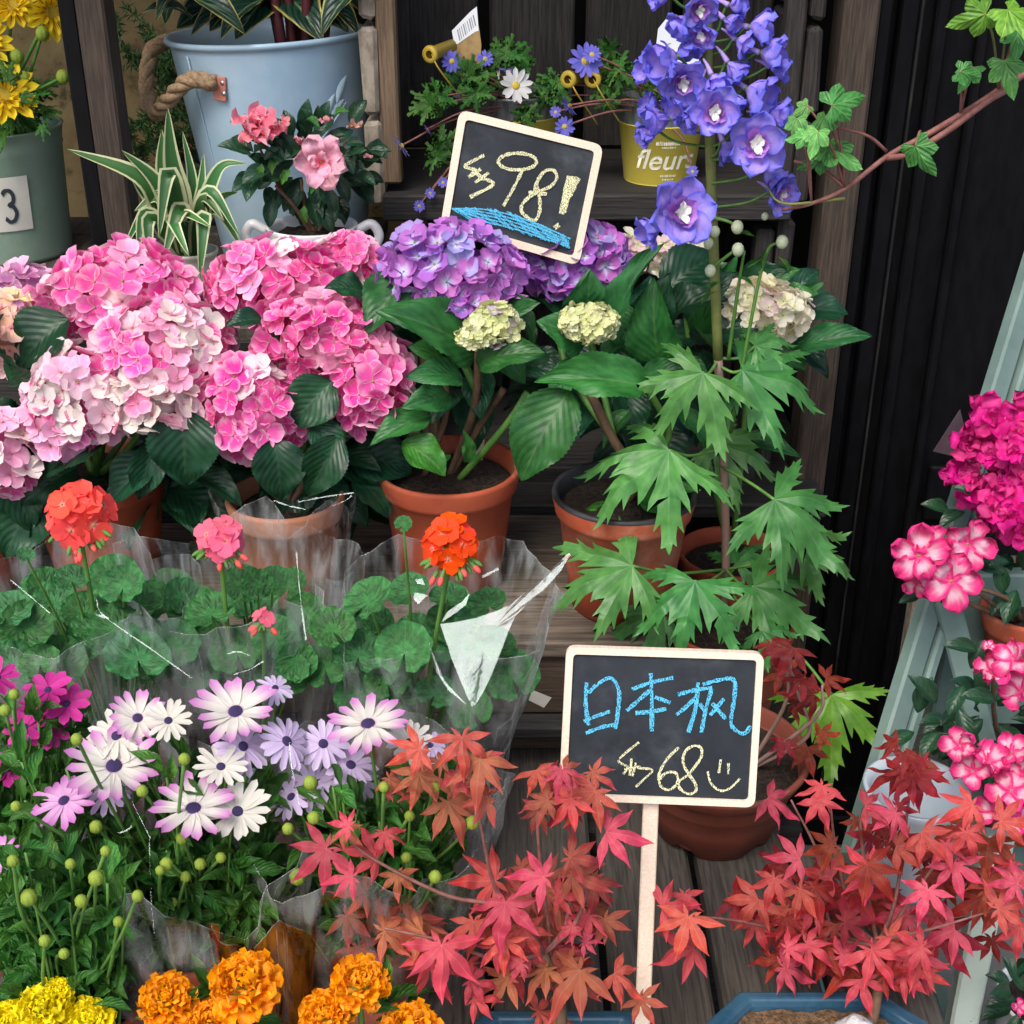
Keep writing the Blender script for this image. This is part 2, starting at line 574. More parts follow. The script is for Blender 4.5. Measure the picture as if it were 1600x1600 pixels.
M['az_bi'] = petal_mat('azalea_bicolour_petal', (.74, .02, .21), .96, .22, .80, .97, streak=.12, inner=(.74, .10, .28), ilo=.1, ihi=.5)
M['az_mag'] = petal_mat('azalea_magenta_petal', (.62, .02, .22), .96, .8, 1.05, .4, streak=.2, dv=.35)
M['anem'] = petal_mat('anemone_petal', None, streak=.1, dv=.15, inner=(.75, .72, .82), ilo=0, ihi=.2)
M['mum'] = petal_mat('mum_petal', (.90, .70, .03), .96, .5, .9, .9, mid=(.50, .06, .012), mlo=.0, mhi=.34, streak=.1)
M['marigold'] = petal_mat('marigold_petal', None, streak=.14, dv=.35)
M['daisy_eye'] = plain_mat('daisy_eye', (.03, .02, .09), (.08, .05, .17), 900., rough=.7, bstr=.8)
M['yellow_eye'] = plain_mat('yellow_eye', (.75, .50, .03), (.85, .68, .10), 900., rough=.7, bstr=.8)
M['white_bee'] = plain_mat('white_bee', (.78, .76, .72), (.85, .85, .82), 300., rough=.6)
M['terracotta'] = plain_mat('terracotta', (.33, .060, .024), (.40, .085, .036), 14., rough=.72, bstr=.2, c3=(.44, .20, .13), s3=11., lo3=.47, hi3=.78, rand=.2)
M['terracotta_shaded'] = plain_mat('shaded_terracotta', (.17, .042, .024), (.24, .062, .036), 12., rough=.8, bstr=.25, c3=(.10, .05, .035), s3=14., lo3=.5, hi3=.8)  # same clay, with the shade behind the sign put into its colour
M['terracotta_pale'] = plain_mat('terracotta_pale', (.40, .16, .085), (.46, .20, .115), 14., rough=.8, bstr=.15, c3=(.48, .27, .19), s3=40., lo3=.6, hi3=.8)
M['pot_black'] = plain_mat('pot_inner_black', (.02, .02, .022), (.045, .045, .05), 30., rough=.5)
M['soil'] = plain_mat('soil', (.012, .008, .006), (.05, .032, .02), 160., rough=.95, bstr=1., bdist=.01, c3=(.16, .11, .06), s3=300., lo3=.62, hi3=.7)
M['tan_soil'] = plain_mat('tan_soil', (.10, .055, .025), (.24, .14, .07), 160., rough=.95, bstr=1., bdist=.01, c3=(.06, .035, .02), s3=240., lo3=.58, hi3=.66)
M['wood_dark'] = plain_mat('dark_weathered_wood', (.016, .014, .013), (.046, .039, .034), 7., (50, 50, 3), rough=.75, bstr=.5, c3=(.012, .011, .011), s3=3., lo3=.55, hi3=.75, rand=.3)
M['wood_dark_x'] = plain_mat('dark_weathered_board', (.016, .015, .015), (.048, .043, .039), 7., (2, 55, 55), rough=.75, bstr=.5, c3=(.015, .014, .014), s3=3., lo3=.55, hi3=.75, rand=.3)
M['wood_end'] = plain_mat('weathered_slat_end', (.20, .165, .12), (.36, .31, .24), 60., (1, 1, .6), rough=.85, bstr=.7, c3=(.07, .055, .04), s3=90., lo3=.6, hi3=.75, rand=.2)
M['wood_brown'] = plain_mat('brown_wood', (.10, .065, .038), (.19, .13, .08), 7., (50, 50, 2.5), rough=.75, bstr=.5, c3=(.04, .028, .02), s3=3., lo3=.55, hi3=.75, rand=.2)
M['wood_post'] = plain_mat('post_wood', (.034, .024, .018), (.075, .054, .038), 7., (50, 50, 2.5), rough=.8, bstr=.5, c3=(.025, .02, .016), s3=3., lo3=.5, hi3=.7, rand=.2)
M['wood_deck'] = plain_mat('deck_wood', (.052, .045, .037), (.125, .108, .09), 6., (45, 2.5, 45), rough=.8, bstr=.6, c3=(.05, .045, .04), s3=3., lo3=.5, hi3=.72, rand=.3)
M['wood_bench'] = plain_mat('bench_wood', (.055, .036, .026), (.10, .068, .048), 6., (2.5, 45, 45), rough=.7, bstr=.4, c3=(.16, .13, .095), s3=5., lo3=.62, hi3=.78, rand=.2)
M['wood_bench_top'] = plain_mat('bench_top_wood', (.075, .058, .044), (.17, .135, .10), 6., (2.5, 45, 45), rough=.8, bstr=.4, c3=(.10, .08, .06), s3=4., lo3=.55, hi3=.75, rand=.2)
M['black_paint'] = plain_mat('black_paint', (.0025, .0025, .003), (.005, .005, .006), 10., (8, 8, 2), rough=.55, bstr=.2, spec=.12, c3=(.05, .045, .04), s3=60., lo3=.74, hi3=.8)
M['green_paint'] = plain_mat('pale_green_paint', (.12, .19, .17), (.17, .25, .225), 9., rough=.6, bstr=.25, c3=(.12, .12, .10), s3=38., lo3=.68, hi3=.74)
M['cream_paint'] = plain_mat('worn_cream_green_paint', (.46, .56, .46), (.56, .64, .55), 12., rough=.6, bstr=.3, c3=(.16, .14, .10), s3=34., lo3=.62, hi3=.68)
M['birch'] = plain_mat('birch_wood', (.74, .58, .44), (.82, .69, .55), 9., (50, 50, 3), rough=.6, bstr=.2, c3=(.74, .50, .40), s3=14., lo3=.55, hi3=.8)
M['slate'] = plain_mat('chalkboard', (.011, .015, .020), (.020, .026, .033), 18., rough=.75, bstr=.1, c3=(.080, .092, .104), s3=10., lo3=.46, hi3=.85)
M['blue_zinc'] = plain_mat('blue_zinc', (.29, .44, .56), (.40, .54, .63), 7., rough=.38, bstr=.08, spec=.5, c3=(.14, .24, .36), s3=22., lo3=.62, hi3=.8)
M['green_zinc'] = plain_mat('green_zinc', (.21, .31, .23), (.28, .38, .29), 10., rough=.5, bstr=.1, c3=(.30, .33, .28), s3=30., lo3=.6, hi3=.75)
M['grey_zinc'] = plain_mat('grey_zinc', (.14, .17, .18), (.30, .34, .34), 60., (3, 3, .5), rough=.35, metal=.6, bstr=.1)
M['yellow_tin'] = plain_mat('yellow_tin', (.68, .56, .08), (.74, .62, .12), 10., rough=.42, bstr=.08)
M['white_glaze'] = plain_mat('white_glaze', (.72, .74, .74), (.80, .81, .80), 6., rough=.12, bstr=.05, spec=.6)
M['pale_blue_glaze'] = plain_mat('pale_blue_glaze', (.40, .48, .54), (.48, .55, .60), 6., rough=.2, bstr=.05, spec=.6)
M['cream_glaze'] = plain_mat('cream_glaze', (.52, .53, .44), (.62, .62, .52), 10., rough=.4, bstr=.1)
M['blue_glaze'] = plain_mat('blue_glaze', (.018, .060, .105), (.034, .098, .155), 22., rough=.15, bstr=.1, spec=.6, c3=(.02, .05, .09), s3=30., lo3=.6, hi3=.75)
M['rope'] = plain_mat('rope', (.24, .15, .08), (.38, .26, .15), 220., rough=.9, bstr=.8)
M['leather'] = plain_mat('leather_patch', (.42, .15, .10), (.50, .20, .14), 40., rough=.6)
M['steel'] = plain_mat('steel', (.4, .4, .42), (.55, .55, .56), 30., rough=.3, metal=.9)
M['paper'] = plain_mat('paper', (.62, .60, .52), (.68, .66, .58), 20., rough=.8, bstr=.05)
M['tag_white'] = plain_mat('tag_white', (.78, .80, .82), None, rough=.4, bstr=0)
M['tag_amber'] = plain_mat('tag_amber', (.20, .11, .03), (.35, .22, .06), 60., rough=.4)
M['ink'] = plain_mat('ink', (.03, .04, .05), None, rough=.7, bstr=0)
M['grey_ink'] = plain_mat('grey_ink', (.25, .27, .30), None, rough=.7, bstr=0)
M['white_ink'] = plain_mat('white_ink', (.78, .76, .60), None, rough=.6, bstr=0)
M['stone'] = plain_mat('pale_stone', (.42, .42, .40), (.62, .62, .60), 30., rough=.8, bstr=.8, bdist=.01, c3=(.2, .2, .2), s3=60., lo3=.6, hi3=.7)
M['yellow_plastic'] = plain_mat('yellow_plastic', (.42, .30, .03), (.50, .36, .05), 20., rough=.4)
M['chalk_yellow'] = chalk_mat('chalk_yellow', (.78, .76, .46))
M['chalk_blue'] = chalk_mat('chalk_blue', (.10, .52, .80))
M['film'] = film_mat('clear_film', .055, .5, .21)
M['film_shiny'] = film_mat('clear_shiny_film', .036, .4, .06, gcol=(.82, .96, 1.0))
M['film_orange'] = film_mat('orange_film', .05, .3, .34, (.90, .33, .04))
M['pavement'] = plain_mat('pavement', (.16, .155, .15), (.24, .23, .22), 5., rough=.85, bstr=.4)
M['wall_black'] = plain_mat('black_wall', (.008, .008, .009), (.016, .015, .015), 6., rough=.8, bstr=.2)
M['ochre_wall'] = plain_mat('ochre_wall', (.16, .11, .045), (.26, .19, .085), 10., rough=.85, bstr=.3, c3=(.06, .045, .02), s3=16., lo3=.55, hi3=.7)


# ------------------------------------------------------------------ part builders
def box(name, parent, c, size, m, b=.003, jit=0., rot=None, **kw):
    me = MB().add(g_box(*size, b, jit)).mesh(name, m, smooth=False)
    Mx = T(V(c))
    if rot is not None:
        Mx = Mx @ rot
    return ob(name, me, Mx, parent, **kw)


def tube(name, parent, pts, rad, m, n=7, smooth=6, **kw):
    p0 = V(pts[0])
    ps = curve(pts, smooth) if smooth and len(pts) > 2 else [V(p) for p in pts]
    if isinstance(rad, (list, tuple)) and len(rad) != len(ps):
        r0, r1 = rad[0], rad[-1]
        rad = [r0 + (r1 - r0) * i / (len(ps) - 1) for i in range(len(ps))]
    v, f, u = g_tube([p - p0 for p in ps], rad, n)
    return ob(name, mesh(name, v, f, m, u), T(p0), parent, **kw)


def lathe(name, parent, c, prof, m, n=44, wob=0., rot=None, **kw):
    v, f, u = g_lathe(prof, n, wob, rnd.random() * 50)
    Mx = T(V(c))
    if rot is not None:
        Mx = Mx @ rot
    return ob(name, mesh(name, v, f, m, u), Mx, parent, **kw)


def soil(parent, c, r, m=None, n=30):
    v, f, u = [V((0, 0, .006))], [], [(.5, .5)]
    rings = 7
    for k in range(1, rings + 1):
        for i in range(n):
            a = 2 * math.pi * i / n
            q = r * k / rings
            x, y = q * math.cos(a), q * math.sin(a)
            z = .006 * (1 - k / rings) + .006 * noise.noise(V((x * 90, y * 90, c[0] * 7)))
            v.append(V((x, y, z if k < rings else -.004)))
            u.append((.5, .5))
    for i in range(n):
        f.append((0, 1 + i, 1 + (i + 1) % n))
        for k in range(rings - 1):
            a, b = 1 + k * n + i, 1 + k * n + (i + 1) % n
            f.append((a, a + n, b + n, b))
    return ob('soil', mesh('soil', v, f, m or M['soil'], u), T(V(c)), parent)


def clay_pot(parent, c, Rr, h, rb=None, rim=.03, lip=.005, m='terracotta', inner=None, fill=.018, wob=.006, soilm=None, scallop=False):
    x, y, z = c
    rb = rb or Rr * .70
    rm = Rr - lip
    rr = rb + (rm - rb) * (h - rim) / h
    prof = [(.001, .0), (rb * .9, .0), (rb, .003), (rb + (rr - rb) * .5, (h - rim) * .5), (rr, h - rim), (rr + lip * .9, h - rim + .003), (rr + lip, h - rim + .007),
            (Rr, h - .005), (Rr - .001, h - .001), (Rr - .004, h), (Rr - .007, h - .002), (Rr - .009, h - .02), (rb - .004, .006)]
    mats = [M[m], M[inner or m]]
    v, f, u = g_lathe(prof, 52, wob, rnd.random() * 50)
    nseg = len(prof) - 1
    fm = [(1 if inner and (i // 52) >= nseg - 5 else 0) for i in range(len(f))]
    if scallop:
        for q in v:
            if q.z < .02:
                a = math.atan2(q.y, q.x)
                q.z += .012 * max(0, math.sin(a * 5)) ** 2 if q.z < .005 and q.xy.length > rb * .5 else 0
    p = ob('pot', mesh('pot', v, f, mats, u, True, fm), T(V(c)), parent)
    soil(parent, (x, y, z + h - fill), Rr - .011, soilm)
    return p


def leaf_bt(parent, me, B, Tp, wid=.6, nrm=None, name='leaf', color=None, **kw):
    d = Tp - B
    L = d.length
    n = nrm if nrm is not None else (tocam(B) * .75 + ZU * .55 + rv(.3))
    n = n - d * (n.dot(d) / d.length_squared)
    if n.length < .15:
        n = d.orthogonal()
    return ob(name, me, frame(B, n, d, (L * wid, L, L)), parent, color, **kw)


def petals_round(parent, name, me, Mx, n, r0, ln, wid, color, tilt=0., jit=.05, rot0=None, lenj=.08):
    a0 = rnd.uniform(0, 6.28) if rot0 is None else rot0
    for i in range(n):
        a = a0 + 2 * math.pi * i / n + rnd.uniform(-jit, jit)
        l = ln * rnd.uniform(1 - lenj, 1 + lenj)
        Q = Mx @ Matrix.Rotation(a, 4, 'Z') @ T(V((0, r0, 0))) @ Matrix.Rotation(tilt + rnd.uniform(-jit, jit) * 1.5, 4, 'X') @ Matrix.Rotation(rnd.uniform(-jit, jit) * 2, 4, 'Y') @ Matrix.Diagonal((wid, l, l, 1))
        ob(name, me, Q, parent, color)


# shared meshes
HYD = [MB().add(g_leaf(.10, .10, .72, .85, 20, .10, 8, 40, 4, .06, s)).mesh('hydrangea_leaf', M['hyd_leaf']) for s in range(4)]
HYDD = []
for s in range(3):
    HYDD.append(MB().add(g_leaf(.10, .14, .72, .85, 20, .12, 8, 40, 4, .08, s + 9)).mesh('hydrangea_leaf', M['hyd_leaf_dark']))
ML = [(0, 1), (-46, .95), (46, .93), (-94, .78), (94, .80), (-140, .36), (140, .34)]


MP = [(.30, .108), (.33, .126), (.38, .130), (.41, .146), (.46, .144), (.49, .152), (.54, .140), (.57, .142), (.63, .118), (.66, .116), (.72, .088), (.75, .082), (.81, .055), (.84, .049), (.90, .026), (.95, .013), (1.0, 0)]


def maple_set(m):
    out = []
    for s in range(5):
        q = random.Random(s)
        lob = [(a + q.uniform(-5, 5), l * q.uniform(.85, 1.1)) for a, l in (ML if s != 2 else ML[:5])]
        out.append(MB().add(g_lobed(lob, .26, 0, 0, 0, (.15 + .3 * q.random()), .05 + .40 * q.random(), .42, s, MP)).mesh('maple_leaf', M[m]))
    return out


MAPLE, MAPLEP, MAPLED = maple_set('maple_leaf'), maple_set('maple_pink'), maple_set('maple_deep')
DELPH = []
for s in range(4):
    q = random.Random(s + 20)
    lob = [(a + q.uniform(-5, 5), l * q.uniform(.88, 1.08)) for a, l in [(0, 1), (-46, .96), (46, .96), (-98, .80), (98, .80)]]
    DP = [(.36 + q.uniform(-.02, .02), .135), (.51, .195), (.57 + q.uniform(0, .03), .21), (.51, .110), (.61, .112), (.75 + q.uniform(-.02, .03), .150), (.69, .082), (.78, .070), (.88, .078), (.84, .038), (.93, .022), (1.0, 0)]
    DELPH.append(MB().add(g_lobed(lob, .27, 0, 0, 0, .30, .38, .40, s, DP)).mesh('delphinium_leaf', M['delph_leaf']))
IVY = [MB().add(g_lobed([(0, 1), (-52, .62), (52, .62), (-112, .45), (112, .45)], .55, .10, 0, 0, .25, .3, .3, s)).mesh('ivy_leaf', M['ivy_leaf']) for s in range(3)]
ANEL = [MB().add(g_lobed([(0, 1), (-50, .9), (50, .9), (-98, .6), (98, .6)], .22, .10, 3, .10, .2, .3, .2, s)).mesh('anemone_leaf', M['fine_leaf']) for s in range(3)]
GERL = [MB().add(g_disc_leaf(8 + s, .10, .12 + .05 * s, 10, s)).mesh('geranium_leaf', M['ger_leaf']) for s in range(3)]
FINE_G = [g_leaf(.10, .25, 1.3, .8, 5, .1, 0, 8, 2, .1, s, .22) for s in range(3)]
FINE = [MB().add(q).mesh('small_leaf', M['fine_leaf']) for q in FINE_G]
AZL = [MB().add(g_leaf(.08, .16, 1.05, .8, 0, .05, 0, 12, 2, .08, s)).mesh('azalea_leaf', M['dull_leaf']) for s in range(2)]


def floret_mesh(m, wid, c, a, b, cup, cross, np_=4, sd=0, eye=None, ripple=.12):
    mb = MB()
    q = random.Random(sd)
    for i in range(np_):
        Q = Matrix.Rotation(2 * math.pi * i / np_ + q.uniform(-.12, .12), 4, 'Z') @ T(V((0, .02, .004 * (i % 2)))) @ Matrix.Rotation(q.uniform(-.2, .3), 4, 'X') @ Matrix.Diagonal((.5 * q.uniform(.9, 1.1),) * 3 + (1,))
        mb.add(g_petal(wid, c, a, b, cup, cross, ripple, 0, 5, 2, sd + i * .37), Q)
    mb.add(g_ball(.035, 6, 4), T(V((0, 0, .02))), 1)
    return mb.mesh('floret', [m, eye or M['bud_green']])


FL_PINK = [floret_mesh(M['hyd_pink'], 1.05, .58, 2.0, .5, .10, .15, 4, s) for s in range(4)]
FL_PUR = [floret_mesh(M['hyd_purple'], 1.05, .56, 2.2, .5, .30, .25, 4, s + 5) for s in range(4)]
FL_CREAM = [floret_mesh(M['hyd_cream'], 1.0, .56, 2.0, .5, .25, .2, 4, s + 9) for s in range(3)]
FL_GER = [floret_mesh(M['geranium'], .92, .64, 2.2, .5, .02, .05, 5, s + 12) for s in range(3)]
P_DAISY = MB().add(g_petal(.29, .72, 3.6, .5, .06, .12, .03, 0, 7, 2, 1, .4)).mesh('petal', M['daisy'])
P_DAISYW = MB().add(g_petal(.29, .72, 3.4, .5, -.04, .12, .03, 0, 7, 2, 2, .4)).mesh('petal', M['daisy_white'])
P_MAG = MB().add(g_petal(.42, .7, 2.2, .5, .05, .15, .10, 0, 6, 2, 3, .4)).mesh('petal', M['magenta'])
P_AZP = [MB().add(g_petal(.80, .60, 2.0, .5, .10, .12, .70, 0, 7, 3, s, .3)).mesh('petal', M['az_pink']) for s in range(3)]
P_AZB = [MB().add(g_petal(.80, .60, 2.0, .55, .10, .15, 1.0, 0, 7, 3, s + 4, .3)).mesh('petal', M['az_bi']) for s in range(3)]
P_AZM = [MB().add(g_petal(.80, .60, 2.0, .5, .20, .12, .80, 0, 6, 2, s + 7, .3)).mesh('petal', M['az_mag']) for s in range(3)]
P_DEL = [MB().add(g_petal(.78, .58, 2.0, .6, .16, .24, .36, 0, 8, 3, s, .25)).mesh('sepal', M['delph']) for s in range(3)]
P_DELI = MB().add(g_petal(.70, .62, 2.0, .5, .40, .3, .2, 0, 6, 2, 5, .3)).mesh('petal', M['delph_in'])
P_ANE = MB().add(g_petal(.34, .6, 2.2, .6, .03, .15, .05, 0, 6, 2, 2, .4)).mesh('petal', M['anem'])
P_MUM = MB().add(g_petal(.34, .68, 2.2, .5, .12, .3, .05, 0, 6, 2, 4, .4)).mesh('petal', M['mum'])
P_MAR = [MB().add(g_petal(.80, .75, 2.6, .5, .25, .35, .75, .12, 6, 3, s, .3)).mesh('petal', M['marigold']) for s in range(3)]
EYE_D = MB().add(g_ball(1, 14, 8, (1, 1, .6))).mesh('flower_centre', M['daisy_eye'])
EYE_Y = MB().add(g_ball(1, 12, 8, (1, 1, .6))).mesh('flower_centre', M['yellow_eye'])
BUDG = MB().add(g_ball(1, 8, 5)).mesh('bud', M['stem_green'])
_v, _f, _u = g_ball(1, 24, 8, (1, 1, 1.15))
BUD = mesh('bud', [V((q.x * (1 + .10 * math.cos(8 * math.atan2(q.y, q.x)) * (1 - abs(q.z) * .6)), q.y * (1 + .10 * math.cos(8 * math.atan2(q.y, q.x)) * (1 - abs(q.z) * .6)), q.z)) for q in _v], _f, M['bud_green'], _u)


def bee_mesh():
    mb = MB()
    q = random.Random(3)
    for i in range(9):
        a = q.uniform(0, 6.28)
        Q = Matrix.Rotation(a, 4, 'Z') @ T(V((0, .02, .1 + q.random() * .12))) @ Matrix.Rotation(q.uniform(.1, .7), 4, 'X') @ Matrix.Diagonal((.5, .34, .34, 1))
        mb.add(g_petal(.5, .6, 2, .5, .2, .2, .3, .2, 4, 2, i), Q)
    return mb.mesh('white_centre', M['white_bee'])


BEE = bee_mesh()


def jitc(c, s=.12):
    k = 1 + rnd.uniform(-s, s)
    return tuple(min(.95, max(0.0, x * k + rnd.uniform(-.02, .02))) for x in c)


def pick(cols):
    tot = sum(w for _, w in cols)
    r = rnd.uniform(0, tot)
    for c, w in cols:
        r -= w
        if r <= 0:
            return c
    return cols[-1][0]


def hyd_head(parent, px, py, rx, ry, Y, cols, meshes, fpx=46, base=None, dens=1.0, back=.25, core=None, flat=.9):
    P0 = at(px, py, Y)
    k = k_at(P0)
    a, b, c = rx * k * .95, ry * k * .95, min(rx, ry) * k * flat
    P = P0 + FW * c * .6
    ctr = g_ball(1, 16, 10)
    vv = [RT * (q.x * a * .70) + UP * (q.z * b * .70) + FW * (q.y * c * .70) for q in ctr[0]]
    cm = mesh('flower_head', vv, ctr[1], M[core or 'hyd_pink'], ctr[2])
    head = ob('flower_head', cm, T(P), parent, tuple(q * .8 for q in cols[0][0]))
    n = int(dens * 9.2 * rx * ry * 2.2 / (fpx * fpx * .62))
    ga = math.pi * (3 - math.sqrt(5))
    for i in range(n):
        z = 1 - 2 * (i + .5) / n
        q = math.sqrt(1 - z * z)
        s = V((q * math.cos(ga * i), q * math.sin(ga * i), z)) + rv(.06)
        s.normalize()
        if s.z > back:
            continue
        off = RT * (s.x * a) + UP * (s.y * b) + FW * (s.z * c)
        nm = (RT * (s.x / a) + UP * (s.y / b) + FW * (s.z / c)).normalized()
        nm = (nm + ZU * .15 + rv(.55)).normalized()
        fs = fpx * k * rnd.uniform(.85, 1.2)
        ob('floret', rnd.choice(meshes), frame(P + off * rnd.uniform(.86, 1.08), nm, rv(), fs), head, jitc(pick(cols)))
    if base is not None:
        mid = (P + base) * .5 + rv(.012)
        tube('stem', parent, [base, mid, P + FW * c * .2], (.0045, .003), M['stem_green'])
    return head


def fill(parent, n, px, py, rx, ry, Y0, Y1, meshes, s0, s1, wid=(.5, .7), down=.5, name='leaf', color=None):
    for i in range(n):
        a, q = rnd.uniform(0, 6.28), math.sqrt(rnd.random())
        B = at(px + rx * q * math.cos(a), py + ry * q * math.sin(a), rnd.uniform(Y0, Y1))
        k = k_at(B)
        d = RT * math.cos(a) * rnd.uniform(.5, 1.2) - UP * math.sin(a) * .8 - ZU * down * rnd.random() + rv(.5) - FW * .4
        L = rnd.uniform(s0, s1) * k
        leaf_bt(parent, rnd.choice(meshes), B, B + d.normalized() * L, rnd.uniform(*wid), name=name, color=color)


def leaves_px(parent, rows, meshes, Y, dy=-.02):
    for r in rows:
        bx, by, tx, ty, w = r[:5]
        y0 = r[5] if len(r) > 5 else Y
        y1 = r[6] if len(r) > 6 else y0 + dy
        col = r[7] if len(r) > 7 else None
        leaf_bt(parent, rnd.choice(meshes), at(bx, by, y0), at(tx, ty, y1), w, color=col)


# ------------------------------------------------------------------ the setting
def ground():
    g = ob('pavement', mesh('pavement', [(-60, -60, 0), (60, -60, 0), (60, 60, 0), (-60, 60, 0)], [(0, 1, 2, 3)], M['pavement'], None, False), None, None, kind='structure')
    wv = MB().add(g_box(4.2, .1, 3.2, .01), T(V((0.1, 2.35, 1.6)))).mesh('back_wall', M['wall_black'], False)
    ob('back_wall', wv, None, None, kind='structure')
    box('wall_panel', None, (-.49, 2.27, 1.45), (.75, .05, 1.2), M['ochre_wall'], kind='structure')

    ob('added_canopy', MB().add(g_box(4.6, 1.5, .06, .01), T(V((0, 1.95, 2.35)))).mesh('added_canopy', M['wall_black'], False), None, None, kind='structure')  # unseen canopy, added overhead to hold sky light off the back


ground()
DZ, BZ, SZ = .50, .671, .95
# deck planks
deck = ob('deck', None, T(V((0, 1.1, DZ - .03))), None, kind='structure')
xs = -1.02
i = 0
while xs < .33:
    w = .112 + rnd.uniform(-.006, .006)
    short = xs + w > .36
    c = V((xs + w / 2, (.935 if short else 1.19) + rnd.uniform(-.004, .004), DZ - .014 + rnd.uniform(-.002, .002)))
    ob('plank', MB().add(g_box(w - .009, .42 if short else .93, .028, .004, .0012)).mesh('plank', M['wood_deck'], False), T(c) @ Matrix.Rotation(rnd.uniform(-.008, .008), 4, 'Z'), deck)
    xs += w
for y in (.80, 1.24, 1.60):
    ob('joist', MB().add(g_box(1.44 if y < 1.2 else 1.36, .05, .46, .004)).mesh('joist', M['wood_dark_x'], False), T(V((-.30 if y < 1.2 else -.34, y, .235))), deck)

# front bench
bench = thing('wooden_bench', 'brown wooden bench with a pale worn top, carrying the row of terracotta pots', 'bench', (-.55, 1.45, 0))
for k, (y0, y1) in enumerate(((1.295, 1.40), (1.405, 1.51), (1.515, 1.62))):
    box('top_plank', bench, (-.56, (y0 + y1) / 2, BZ - .011 + rnd.uniform(-.0008, .0008)), (1.48, y1 - y0 - .003, .022), M['wood_bench_top'], .003, .001)
box('front_board', bench, (-.56, 1.315, .6125), (1.478, .022, .092), M['wood_bench'], .002)
box('ledge', bench, (-.56, 1.305, .5555), (1.478, .05, .018), M['wood_dark_x'], .003, .001)
box('lower_board', bench, (-.56, 1.33, .5235), (1.476, .02, .043), M['wood_bench'], .002)
box('side_board', bench, (.170, 1.475, .574), (.02, .28, .146), M['wood_bench'], .002)
# rear platform and low shelf
rear = thing('rear_platform', 'low dark timber platform under the wooden crates', 'platform', (-.3, 1.9, 0))
for y in (1.70, 1.80, 1.90, 2.0, 2.10):
    box('plank', rear, (-.32, y, .658), (1.52, .094, .022), M['wood_dark_x'], .003, .001)
for x in (-1.0, -.3, .38):
    for y in (1.70, 2.06):
        box('leg', rear, (x, y, .322), (.05, .05, .645), M['wood_dark'], .003)
shelf = thing('side_shelf', 'grey timber shelf holding the blue bucket and the green bucket', 'shelf', (-.7, 1.85, .67))
for y in (1.645, 1.75, 1.86, 1.97, 2.08):
    box('top_plank', shelf, (-.70, y, SZ - .012), (1.0, .102, .022), M['wood_deck'], .003, .001)
box('front_board', shelf, (-.70, 1.60, .80), (1.0, .018, .262), M['wood_dark_x'], .003)
for x in (-1.15, -.24):
    box('side_board', shelf, (x, 1.86, .80), (.02, .48, .262), M['wood_dark'], .003)
post = thing('timber_post', 'dark upright timber post between the green bucket and the spider plant', 'post', (-.525, 1.72, .67))
box('post_shaft', post, (-.505, 1.715, 1.28), (.034, .05, 1.22), M['wood_post'], .003, .001)
box('post_batten', post, (-.535, 1.735, 1.28), (.022, .07, 1.22), M['black_paint'], .003, .001)


def crate(label, x0, x1, y0, y1, z0, z1, nslat, heavy=True):
    t = thing('wooden_crate', label, 'crate', ((x0 + x1) / 2, (y0 + y1) / 2, z0), 'stacked wooden crates behind the flowers')
    sw = .020
    h = (z1 - z0)
    for x, s in ((x0 + sw / 2, 1), (x1 - sw / 2, -1)):
        for k in range(nslat):
            zz = z0 + h * (k + .5) / nslat
            Lz = h / nslat - .010
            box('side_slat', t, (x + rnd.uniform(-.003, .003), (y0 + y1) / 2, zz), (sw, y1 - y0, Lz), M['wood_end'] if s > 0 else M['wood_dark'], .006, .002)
        for y in (y0 + .022, y1 - .025):
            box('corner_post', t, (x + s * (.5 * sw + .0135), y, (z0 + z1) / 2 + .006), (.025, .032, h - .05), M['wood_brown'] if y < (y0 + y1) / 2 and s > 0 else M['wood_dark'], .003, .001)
    for k in range(4):
        yy = y0 + .045 + (y1 - y0 - .09) * k / 3
        box('floor_slat', t, ((x0 + x1) / 2, yy, z0 + .010), (x1 - x0 - 2 * sw - .004, .085, .018), M['wood_dark_x'], .003, .001)
    box('front_rail', t, ((x0 + x1) / 2, y0 - .006, z0 + .004), (x1 - x0 - 2 * sw - .004, .016, .034), M['wood_dark_x'], .003, .001)
    for k in range(4):
        xx = x0 + .08 + (x1 - x0 - .16) * k / 3
        box('back_slat', t, (xx, y1 + .008, (z0 + z1) / 2 + .02), ((x1 - x0) / 4 - .022, .014, h), M['wood_dark'], .003, .001)
    return t


crate('upper dark wooden crate open to the front with two yellow tin pots inside', -.190, .386, 1.735, 2.02, 1.062, 1.52, 4)
crate('lower dark wooden crate mostly hidden behind hydrangea leaves', -.150, .372, 1.740, 2.03, .672, 1.050, 3)

# doors on the right
dpost = thing('door_post', 'brown upright timber door post beside the black door', 'post', (.43, 1.76, 0))
box('post_shaft', dpost, (.430, 1.765, .95), (.046, .06, 1.9), M['wood_post'], .004, .001)
box('post_edge', dpost, (.4635, 1.775, .95), (.016, .05, 1.9), M['black_paint'], .002)
M['worn'] = plain_mat('worn_paint_edge', (.005, .005, .005), (.085, .075, .06), 9., (8, 8, 1), rough=.8, lo=.46, hi=.80)
door = thing('black_door', 'black painted panel door behind the pale green stand', 'door', (.9, 1.79, 0))
box('door_panel', door, (1.0, 1.815, .98), (1.05, .03, 1.95), M['black_paint'], .003)
for x, w in ((.502, .026), (.545, .018), (.60, .014), (1.05, .07)):
    box('stile', door, (x, 1.790, .98), (w, .018, 1.95), M['black_paint'], .003, .0006)
box('worn_edge', door, (.5168, 1.7795, .98), (.0035, .003, 1.94), M['worn'], .0008, .0006)
